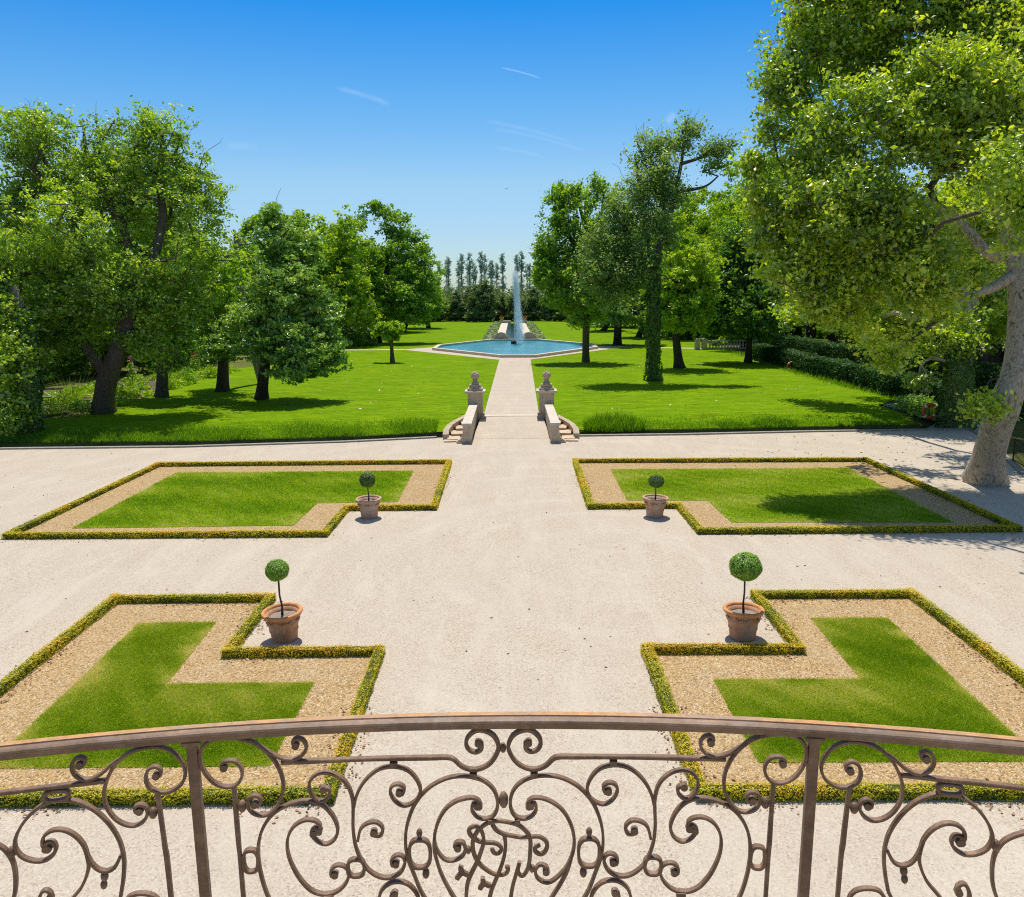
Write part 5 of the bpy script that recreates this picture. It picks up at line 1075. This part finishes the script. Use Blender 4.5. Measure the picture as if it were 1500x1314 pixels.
def clump(cx, cy, rx_, ry_, h, n, mat, label):
    a = rg.random(n) * 6.28; r = np.sqrt(rg.random(n)); P = np.c_[cx + r * rx_ * np.cos(a), cy + r * ry_ * np.sin(a)]
    ky = np.interp(P[:, 0], [p[0] for p in kerb], [p[1] for p in kerb])
    o = blades('waterside_plant', P, h * (1 - .5 * r ** 2), .05, rg, mat, np.interp(P[:, 1] - ky, [2.05, 4.2, 7], [-.06, .32, .37]), .3, .4); tag(o, label, 'plant')
clump(5.6, 43.5, 1.7, .9, .75, 2600, M['tallgrass'], 'dense clump of iris leaves beside the right-hand steps')
clump(14.6, 44.3, 1.3, .6, .36, 1100, M['tallgrass'], 'light green reed clump at the ditch edge, middle of the right lawn')
clump(12.2, 44.0, .9, .5, .26, 600, M['tallgrass'], 'smaller low reed clump at the ditch edge of the right lawn')
o = leaf_blob([(0, 0, .4, 1.2, .9, .5)], 1500, .16, rg, M['lime'], 'waterside_bush', None, (*(23.897,47.306), ZL)); tag(o, 'low pale-leaved bush on the canal bank by the life ring', 'bush')

# ------------------------------------------------------------------ litter on the court and leaves on the lawn
P = []
for s in (-1, 1):
    for poly, k in ((mx(near_h, s), 2600), (mx(far_h, s), 1100)):
        m = len(poly)
        for i in range(m):
            a, c = np.array(poly[i]), np.array(poly[(i + 1) % m]); L = np.linalg.norm(c - a); q = int(L * k / 40)
            d = (c - a) / L; nrm = np.array([-d[1], d[0]]); f = rg.random(q)
            cl_ = (wob(np.c_[f * L + i * 9, f * 0, f * 0], 6, 1.2) > -.1)
            off = (.16 + np.abs(rg.normal(size=q)) * .12) * rg.choice([-1, 1], q)
            P.append((a + d * (f * L)[:, None] + nrm * off[:, None])[cl_])
P = np.concatenate(P); Pl = np.c_[P, .012 + .02 * rg.random(len(P))]
Q2 = np.c_[rg.uniform(-24, 22, 520), rg.uniform(11, 41, 520), np.full(520, .012)]
keep = ~np.any([in_poly(Q2, mx(p, s)) for p in (near_h, far_h) for s in (-1, 1)], axis=0)
Q2 = Q2[keep]
Q3 = np.c_[rg.normal(size=(260, 2)) * [4.5, 5] + [17.5, 36], np.full(260, .014)]; Q3 = Q3[(Q3[:, 0] < 20.4) & (Q3[:, 1] < 41.5)]
allP = np.concatenate([Pl, Q2, Q3]); sz = np.r_[np.full(len(Pl), .05), np.full(len(Q2), .055), np.full(len(Q3), .11)]
Vv, Qq, Tt = leaves_arrays(allP, 1., rg, np.r_[rg.random(len(Pl)) * .9 + .1, rg.random(len(Q2)) * .35, rg.random(len(Q3)) * .5], 2.5, None, .6, .0)
cen = np.repeat(allP, 4, 0); Vv = cen + (Vv - cen) * np.repeat(sz * (1 + .4 * rg.normal(size=len(sz))).clip(.4, 2), 4)[:, None]; Vv[:, 2] = np.maximum(Vv[:, 2], .008)
tag(link_mesh('fallen_leaves', mesh_np('fallen_leaves', Vv, Qq, tint=Tt), M['litter']), kind='stuff')
P = sample_poly(lawn_poly[:60] if False else [(-22, 47), (22, 49), (22, 80), (-24, 80)], 900, rg); P = P[np.abs(P[:, 0]) > 2.4]
Vv, Qq, Tt = leaves_arrays(np.c_[P, np.full(len(P), ZL + .03)], .11, rg, .75 + .2 * rg.random(len(P)), 2.)
tag(link_mesh('fallen_leaves', mesh_np('fallen_leaves', Vv, Qq, tint=Tt), M['litter']), kind='stuff')

# bird
(bx_, bz_) = (-0.391,18.275)
root = empty('bird', (bx_, 90, bz_), 'tiny dark bird flying in the clear sky above the fountain', 'bird')
V = [(0, .2, 0), (.05, 0, .03), (0, -.25, 0), (-.05, 0, .03), (0, 0, -.05), (.42, -.08, .14), (-.42, -.08, .14), (.08, .1, .02), (.08, -.08, .02), (-.08, .1, .02), (-.08, -.08, .02), (.12, -.42, .0), (-.12, -.42, .0)]
link_mesh('body', mesh_np('body', V, None, [(0, 1, 3), (1, 2, 3), (0, 4, 1), (0, 3, 4), (1, 4, 2), (3, 2, 4), (7, 5, 8), (9, 10, 6), (1, 7, 8), (3, 10, 9), (2, 11, 12)]), M['rock'], root)

# ------------------------------------------------------------------ balcony and wrought-iron railing
RR, RX, RYC = 3.75, -.018, 1.235 - 3.75
def rp(u, z, n=0.):
    a = u / RR; return Vector((RX + (RR + n) * math.sin(a), RYC + (RR + n) * math.cos(a), z))
ZR = 6.6085
arc = [R_(-38 + 76 * k / 60) for k in range(61)]
outer = [(RX + (RR + .25) * math.sin(a), RYC + (RR + .25) * math.cos(a)) for a in arc]
b = MB(); b.prism(outer + [(outer[-1][0], -1.2), (outer[0][0], -1.2)], 5.25, 5.58)
tag(b.build('balcony_floor', M['stone']), kind='structure')
RO = (RX, 1.235, 5.58)
rroot = empty('balcony_railing', RO, 'curved wrought-iron balcony railing with scrollwork and rusty handrail in front of the garden', 'railing')
def rbuild(mb, name, mat, smooth=False, parent=None):
    o = mb.build(name, mat, parent or rroot, smooth=smooth)
    if parent is None:
        for v in o.data.vertices: v.co -= Vector(RO)
    return o
def smooth_path(pts, n=None):
    P = [Vector(p) for p in pts]; out = []
    P = [P[0] * 2 - P[1]] + P + [P[-1] * 2 - P[-2]]
    for i in range(1, len(P) - 2):
        L = (P[i + 1] - P[i]).length; m = max(3, int(L / .006))
        for j in range(m):
            t = j / m; a, b_, c, d = P[i - 1:i + 3]
            out.append(.5 * ((2 * b_) + (c - a) * t + (2 * a - 5 * b_ + 4 * c - d) * t * t + (3 * b_ - a - 3 * c + d) * t ** 3))
    out.append(P[-2]); return out
def bar(pts, name='scroll', w=.0050, dp=.0100, knob=(), flatc=False):
    P = smooth_path(pts) if len(pts) > 2 else [Vector(p) for p in pts]
    b = MB(); rings = []
    for i, p in enumerate(P):
        t = (P[min(i + 1, len(P) - 1)] - P[max(i - 1, 0)]).normalized(); nn_ = Vector((-t.y, t.x))
        ws = w * (1 + .09 * math.sin(i * .21 + w * 9000 + P[0].x * 40))
        if i < 4 and 's' in knob: ws = w * (1.9 - .22 * i)
        if i > len(P) - 5 and 'e' in knob: ws = w * (1.9 - .22 * (len(P) - 1 - i))
        c = w * .18
        prof = [(-ws / 2 + c, -dp / 2), (ws / 2 - c, -dp / 2), (ws / 2, -dp / 2 + c), (ws / 2, dp / 2 - c), (ws / 2 - c, dp / 2), (-ws / 2 + c, dp / 2), (-ws / 2, dp / 2 - c), (-ws / 2, -dp / 2 + c)]
        rings.append([b.bm.verts.new(rp(p.x + nn_.x * q[0], p.y + nn_.y * q[0], q[1])) for q in prof])
    for x, y in zip(rings, rings[1:]):
        for k in range(8): b.bm.faces.new((x[k], x[(k + 1) % 8], y[(k + 1) % 8], y[k]))
    b.bm.faces.new(rings[0][::-1]); b.bm.faces.new(rings[-1])
    # rolled knob at the scroll eye
    for kk, p in (('s', P[0]), ('e', P[-1])):
        if kk in knob:
            q0 = len(b.bm.verts); n = 12; rk = .0062; A = [b.bm.verts.new(rp(p.x + rk * math.cos(6.2832 * j / n), p.y + rk * math.sin(6.2832 * j / n), -dp * .56)) for j in range(n)]
            B_ = [b.bm.verts.new(rp(p.x + rk * math.cos(6.2832 * j / n), p.y + rk * math.sin(6.2832 * j / n), dp * .56)) for j in range(n)]
            for j in range(n): b.bm.faces.new((A[j], A[(j + 1) % n], B_[(j + 1) % n], B_[j]))
            b.bm.faces.new(A[::-1]); b.bm.faces.new(B_)
    rbuild(b, name, M['iron'])
def bead(u, z, r=.0085, su=.8, sz=1.25): 
    b = MB(); b.ball(rp(u, z), r, (su, .9, sz), 2); rbuild(b, 'bead', M['iron'], True)
def ring(u, z, ru, rz_, name='link_ring'):
    pts = [(u + ru * math.copysign(abs(math.cos(t)) ** .75, math.cos(t)), z + rz_ * math.copysign(abs(math.sin(t)) ** .75, math.sin(t))) for t in [2 * math.pi * k / 28 for k in range(29)]]
    bar(pts, name, .0058, .011)
def block(u, z, w=.012, h=.009):
    b = MB(); p = rp(u, z); b.box(p, (w, .015, h), rz=-u / RR, bev=.001); rbuild(b, 'collar', M['iron'])
UC = 0.0001
def mir(pts): return [(2 * UC - u, z) for u, z in pts]
# handrail: moulded section
b = MB(); rings = []
prof = [(.0150, -.002), (.0135, .0), (.0010, .0008), (-.0003, -.0012), (-.0022, -.0004), (-.0085, -.0010), (-.0125, -.0030), (-.0145, -.0058), (-.0145, -.0082), (-.0122, -.0102), (-.0090, -.0110), (-.0085, -.0195), (.0085, -.0195), (.009, -.0110), (.0135, -.010), (.0150, -.007)]
for a in arc: rings.append([b.bm.verts.new(rp(a * RR, ZR + z, n)) for n, z in prof])
for x, y in zip(rings, rings[1:]):
    for k in range(len(prof)): b.bm.faces.new((x[k], x[(k + 1) % len(prof)], y[(k + 1) % len(prof)], y[k]))
b.bm.faces.new(rings[0]); b.bm.faces.new(rings[-1][::-1])
for i_, f_ in enumerate(b.bm.faces):
    f_.material_index = 1 if i_ % len(prof) in (0, 1) and i_ < len(prof) * 60 else 0
hr = rbuild(b, 'handrail', [M['rail'], M['rust']])
b = MB(); rings = []
for a in arc: rings.append([b.bm.verts.new(rp(a * RR, 5.66 + z, n)) for n, z in ((-.012, 0), (.012, 0), (.012, .02), (-.012, .02))])
for x, y in zip(rings, rings[1:]):
    for k in range(4): b.bm.faces.new((x[k], x[(k + 1) % 4], y[(k + 1) % 4], y[k]))
b.bm.faces.new(rings[0]); b.bm.faces.new(rings[-1][::-1]); rbuild(b, 'bottom_rail', M['iron'])
ZB = 5.68
PU = -0.5091
for s in (0, 1):
    f = (lambda p: mir(p)) if s else (lambda p: p)
    u = f([(PU, 0)])[0][0]
    b = MB(); p = rp(u, (ZR - .0195 + 5.58) / 2); b.box(p, (.0165, .0150, ZR - .0195 - 5.58), rz=-u / RR, bev=.0012); rbuild(b, 'post', M['iron'])
    b = MB(); b.box(rp(u, ZR - .0225), (.030, .021, .006), rz=-u / RR, bev=.001); rbuild(b, 'post_collar', M['iron'])
    def S(pts, name='scroll', **k): bar(f(pts), name, **k)
    # outer panel
    S([(-0.5685,6.531),(-0.5624,6.5324),(-0.5613,6.5413),(-0.5699,6.5475),(-0.581,6.5417),(-0.5854,6.5267),(-0.5808,6.5109),(-0.5668,6.5011),(-0.5484,6.5008),(-0.531,6.5119),(-0.5236,6.5293),(-0.5256,6.5484),(-0.5398,6.5702),(-0.56,6.5811),(-0.5844,6.5823),(-0.6112,6.5734),(-0.6321,6.5531),(-0.6459,6.5275),(-0.6511,6.5056),(-0.6496,6.4849),(-0.6405,6.4638),(-0.6261,6.4495),(-0.61,6.4445),(-0.596,6.4503),(-0.5878,6.464),(-0.5895,6.4763),(-0.5978,6.4818),(-0.6059,6.4782),(-0.6056,6.4703),(-0.5996,6.4704)], knob='se')
    S([(-0.6817,6.563),(-0.6747,6.5646),(-0.673,6.572),(-0.6817,6.5762),(-0.6911,6.5702),(-0.694,6.5577),(-0.6887,6.5437),(-0.6765,6.5361),(-0.6628,6.5373),(-0.6482,6.546),(-0.6351,6.5575),(-0.6241,6.5643)], knob='s')
    S([(-0.9767,6.5285),(-0.8818,6.5285),(-0.802,6.5293),(-0.7261,6.5296),(-0.6473,6.5305)], 'rail_bar', w=.0068)
    S([(-0.5697,6.501),(-0.5665,6.4032),(-0.5647,6.3036)] + [(-0.5647, ZB)], 'baluster', w=.0070)
    S([(-0.6438,6.3149),(-0.6359,6.3504),(-0.6319,6.3862),(-0.6358,6.4205),(-0.6485,6.4524),(-0.6668,6.4788),(-0.689,6.497),(-0.712,6.5046),(-0.7391,6.5023),(-0.7643,6.4845),(-0.783,6.4596),(-0.7909,6.4363),(-0.7852,6.4159),(-0.7698,6.4038),(-0.7516,6.4008),(-0.7371,6.4094),(-0.7317,6.4218),(-0.7357,6.4328),(-0.7449,6.4322),(-0.7459,6.422)], knob='e')
    S([(-0.7651,6.2575),(-0.7246,6.315),(-0.7,6.3452),(-0.6871,6.3772),(-0.6868,6.3983),(-0.6905,6.4198),(-0.7017,6.439),(-0.7175,6.4512),(-0.7349,6.4526),(-0.7481,6.443),(-0.7502,6.4297),(-0.7436,6.4216)], knob='e')
    S([(-0.6896,6.4155),(-0.684,6.3915),(-0.6752,6.3745),(-0.6619,6.367),(-0.6473,6.3722),(-0.6359,6.3931)])
    S([(-0.6438,6.3149),(-0.6693,6.271),(-0.7044,6.2376),(-0.7441,6.2273)])
    for kx in (1,):
        S([(-0.9029,6.4351),(-0.8617,6.4599),(-0.8338,6.4509),(-0.8125,6.4371),(-0.8026,6.423),(-0.7966,6.4034),(-0.7965,6.3742),(-0.8028,6.3417),(-0.8217,6.2987)])
        S([(-0.7506,6.3302),(-0.7488,6.3405),(-0.7556,6.3468),(-0.7631,6.3409),(-0.7678,6.3226),(-0.7611,6.2957),(-0.7417,6.2835)], knob='s')
    S([(-0.6397,6.3013),(-0.6295,6.3149),(-0.6114,6.3175),(-0.5921,6.3104),(-0.5827,6.2929),(-0.5898,6.2742),(-0.6081,6.2724)])
    for p, k in (((-0.5796,6.4639), 1), ((-0.797,6.4233), 1), ((-0.6671,6.3422), .8), ((-0.6646,6.3576), .9)):
        q = f([p])[0]; bead(q[0], q[1], .0085 * k)
    q = f([(-0.7214,6.514)])[0]; ring(q[0], q[1], .0185, .0085)
    # inner panel beside the post
    S([(-0.4619,6.5352),(-0.4651,6.5405),(-0.4593,6.5466),(-0.4431,6.5448),(-0.4342,6.5308),(-0.4353,6.5143),(-0.4461,6.5014),(-0.4626,6.4999),(-0.4801,6.5099),(-0.493,6.5297),(-0.4986,6.5508),(-0.4953,6.571),(-0.4799,6.5852),(-0.4581,6.5883),(-0.4348,6.5857),(-0.4135,6.5776),(-0.3945,6.5609),(-0.3783,6.537),(-0.3699,6.5113),(-0.3695,6.486),(-0.3784,6.4613),(-0.3925,6.4453),(-0.4076,6.4423),(-0.422,6.4487),(-0.4292,6.4633),(-0.4257,6.477),(-0.4155,6.4803),(-0.4074,6.4742),(-0.4091,6.4646),(-0.4165,6.4643)], knob='se')
    S([(-0.4348,6.5853),(-0.4135,6.578),(-0.3944,6.5622),(-0.3768,6.5493),(-0.3606,6.5428),(-0.3439,6.543),(-0.3315,6.5526),(-0.3271,6.5648),(-0.3328,6.5763),(-0.3426,6.5793),(-0.3484,6.5743),(-0.3444,6.5671)], knob='e')
    S([(-0.3701,6.5376),(-0.3051,6.5364),(-0.2337,6.5356),(-0.173,6.5347),(-0.1197,6.5339),(-0.0948,6.5337),(-0.0834,6.5296),(-0.0722,6.518),(-0.0569,6.5109),(-0.0396,6.5119),(-0.0222,6.5223),(-0.0105,6.5411),(-0.0084,6.5558),(-0.0159,6.5726),(-0.031,6.5819),(-0.0462,6.5821),(-0.059,6.5711),(-0.0626,6.5586),(-0.0575,6.5472),(-0.0461,6.5428),(-0.0372,6.5486),(-0.037,6.5582),(-0.042,6.5596)], 'rail_bar', w=.0066, knob='e')
    S([(-0.4487,6.5),(-0.4484,6.3989),(-0.4476,6.2895)] + [(-0.4469, ZB)], 'baluster', w=.0068)
    S([(-0.3894,6.2477),(-0.4062,6.2852),(-0.4163,6.3349),(-0.4173,6.3786),(-0.4095,6.4125),(-0.3929,6.439),(-0.3694,6.4563),(-0.3427,6.4637),(-0.3221,6.4623),(-0.3037,6.4517),(-0.2895,6.4315),(-0.2831,6.4073),(-0.2889,6.389),(-0.3016,6.3802),(-0.3137,6.3832),(-0.3231,6.3926),(-0.3278,6.4051),(-0.3209,6.412),(-0.3148,6.4059)], knob='e')
    S([(-0.3241,6.4022),(-0.3143,6.4072),(-0.313,6.4179),(-0.3221,6.4263),(-0.3391,6.4275),(-0.3566,6.4168),(-0.3673,6.396),(-0.3688,6.37),(-0.3627,6.3432),(-0.3509,6.3157),(-0.333,6.292),(-0.3103,6.2826),(-0.2887,6.2877),(-0.2723,6.3054),(-0.2688,6.3243),(-0.2768,6.3359),(-0.2894,6.3376),(-0.2983,6.3294),(-0.2977,6.3192),(-0.2922,6.3201)], knob='se')
    S([(-0.3033,6.4836),(-0.2946,6.4831),(-0.294,6.4716),(-0.3051,6.4616),(-0.318,6.4676),(-0.3265,6.4851),(-0.3238,6.5019),(-0.3119,6.5125),(-0.295,6.514),(-0.2766,6.5054),(-0.2622,6.4876),(-0.2558,6.4617),(-0.2562,6.436),(-0.2575,6.4057),(-0.255,6.375),(-0.2472,6.3482),(-0.2346,6.3253),(-0.2156,6.3109),(-0.1961,6.309),(-0.1802,6.318),(-0.1718,6.3354),(-0.1752,6.3489),(-0.1861,6.3516),(-0.1949,6.3432),(-0.1933,6.3333),(-0.1874,6.3353)], knob='se')
    S([(-0.2537,6.4487),(-0.2499,6.4657),(-0.2415,6.4844),(-0.2274,6.5028),(-0.2079,6.5167),(-0.1849,6.52),(-0.1623,6.5128),(-0.1475,6.4954),(-0.1412,6.4738),(-0.1495,6.4548),(-0.1682,6.446),(-0.1834,6.4539),(-0.1924,6.4715),(-0.1881,6.4841),(-0.1765,6.4866),(-0.1683,6.4791),(-0.1721,6.4685),(-0.1771,6.4708)], knob='e')
    S([(-0.2504,6.3835),(-0.2448,6.405),(-0.2329,6.4152),(-0.2174,6.4166),(-0.2074,6.4053),(-0.2106,6.3923),(-0.2196,6.3915),(-0.2228,6.3973)], knob='e')
    S([(-0.2308,6.2214),(-0.2206,6.2617),(-0.2126,6.2861),(-0.1925,6.2998),(-0.1691,6.2951),(-0.1532,6.2742),(-0.1507,6.2491),(-0.1672,6.2293),(-0.1869,6.2326),(-0.2001,6.2515),(-0.1974,6.274),(-0.1914,6.2759)], knob='e')
    S([(-0.0647,6.168),(-0.1041,6.2062),(-0.1404,6.2669),(-0.1568,6.3125),(-0.1674,6.3486),(-0.1694,6.3839),(-0.1633,6.4186),(-0.1488,6.4526),(-0.1249,6.4797),(-0.0938,6.4959),(-0.0629,6.4983),(-0.0361,6.4906),(-0.0189,6.4754),(-0.0114,6.456),(-0.0116,6.4366),(-0.0195,6.4215),(-0.0332,6.4173),(-0.0468,6.4218),(-0.0551,6.435),(-0.0522,6.4458),(-0.0457,6.4422)], knob='e')
    for p, k in (((-0.4378,6.4619), 1), ((-0.1455,6.3926), .75), ((-0.1363,6.314), .9)):
        q = f([p])[0]; bead(q[0], q[1], .009 * k)
    q = f([(-0.4306,6.3581)])[0]; ring(q[0], q[1], .0120, .0205)
    q = f([(-0.2557,6.331)])[0]; ring(q[0], q[1], .0140, .0165)
    q = f([(-0.1458,6.353)])[0]; ring(q[0], q[1], .0180, .0270)
    for p, (bw_, bh) in (((-0.1848,6.5255), (.0125, .009)), ((-0.0513,6.5015), (.0125, .009)), ((-0.0227,6.4141), (.010, .009)), ((-0.3047,6.2786), (.016, .010))):
        q = f([p])[0]; block(q[0], q[1], bw_, bh)
    # plain feet below the scrollwork (hidden from here by the frame edge)
    for p in ((-0.3048,6.2763), (-0.1041,6.2062), (-0.7383,6.2829)):
        q = f([p])[0]; bar([(q[0], q[1]), (q[0], ZB)], 'baluster', w=.0070)
# heart scrolls
bar([(-0.0426,6.4422),(-0.0432,6.4521),(-0.0559,6.4579),(-0.0792,6.4528),(-0.0989,6.4381),(-0.1131,6.4125),(-0.1197,6.3821),(-0.1163,6.3599),(-0.105,6.3419),(-0.0893,6.3379),(-0.0735,6.3455),(-0.0673,6.3586),(-0.071,6.372),(-0.0808,6.3735),(-0.0856,6.3666),(-0.0802,6.3625)], knob='se')
bar([(-0.1189,6.3952),(-0.1213,6.3645),(-0.1168,6.3378),(-0.1077,6.3063),(-0.0889,6.2651),(-0.0637,6.2234)])
bar([(0.0429,6.4415),(0.0429,6.4514),(0.0526,6.457),(0.072,6.4537),(0.0953,6.4387),(0.1109,6.415),(0.1197,6.3846),(0.1184,6.3537),(0.1076,6.3247),(0.0899,6.3021),(0.0741,6.2929),(0.0583,6.3005),(0.0532,6.3153),(0.0603,6.3278),(0.0721,6.3243),(0.0721,6.3154)], knob='se')
bar([(0.1191,6.3582),(0.1076,6.3135),(0.0821,6.2636),(0.0562,6.2224)])
q = (-0.0008,6.5503); bead(q[0], q[1], .0075)
q = (-0.0005,6.4529); bead(q[0], q[1], .0105, .8, 1.5)
# monogram
k_ = dict(w=.0066, dp=.007)
bar([(-0.0198,6.405),(-0.0132,6.3948),(-0.0007,6.3873),(0.0141,6.3837),(0.0298,6.3808),(0.047,6.3822),(0.0595,6.3822),(0.0705,6.3753),(0.074,6.3647),(0.0693,6.3523),(0.0611,6.3487),(0.0535,6.354),(0.0532,6.3611),(0.0614,6.3664)], 'monogram_stroke', **k_)
bar([(0.0014,6.3224),(0.0066,6.3229),(0.0045,6.3131),(-0.0038,6.3078),(-0.0164,6.3088),(-0.029,6.3161),(-0.0415,6.3279),(-0.0507,6.3441),(-0.0544,6.3602),(-0.0533,6.3778),(-0.0468,6.3917),(-0.0357,6.4038),(-0.0216,6.4115),(-0.006,6.4122),(0.0096,6.4094),(0.0236,6.405),(0.0345,6.3962),(0.0423,6.3857),(0.0451,6.3734),(0.0446,6.354),(0.043,6.3326),(0.039,6.3166),(0.0318,6.3058),(0.0255,6.3094),(0.0235,6.3184),(0.0264,6.3335)], 'monogram_stroke', **k_)
bar([(0.0261,6.3327),(0.02,6.3094),(0.0134,6.2825),(0.0084,6.2462)], 'monogram_stroke', **k_)
bar([(0.0,6.385),(0.0018,6.3735),(0.0014,6.3559),(-0.0019,6.3381),(-0.0084,6.3168),(-0.0166,6.2953),(-0.0231,6.2774),(-0.0299,6.2466)], 'monogram_stroke', **k_)
bar([(-0.0206,6.3596),(-0.0206,6.3552),(-0.016,6.3504),(-0.0097,6.3507),(-0.0049,6.3577),(-0.008,6.3648),(-0.0173,6.3702),(-0.0314,6.3713),(-0.0439,6.3741),(-0.0532,6.3813),(-0.0594,6.3893),(-0.06,6.3972),(-0.0529,6.4027),(-0.0451,6.4013),(-0.039,6.3933),(-0.036,6.3828),(-0.0358,6.3704),(-0.0395,6.3564),(-0.0461,6.3369),(-0.0542,6.3192),(-0.0624,6.2997),(-0.0662,6.2818),(-0.0681,6.2473)], 'monogram_stroke', **k_)
for pts in ([(-0.06,6.3068),(-0.0717,6.3134),(-0.076,6.3197),(-0.0749,6.3259)], [(-0.0717,6.3134),(-0.0781,6.309),(-0.083,6.3016)], [(-0.0254,6.2864),(-0.0349,6.2911),(-0.0383,6.2965),(-0.0374,6.3028)], [(-0.0349,6.2911),(-0.0405,6.2867),(-0.0431,6.2809)]):
    bar(pts, 'leaf_spur', w=.008, dp=.008)
for q in ((-0.0622,6.3577), (0.0477,6.3202)): bead(q[0], q[1], .0065)
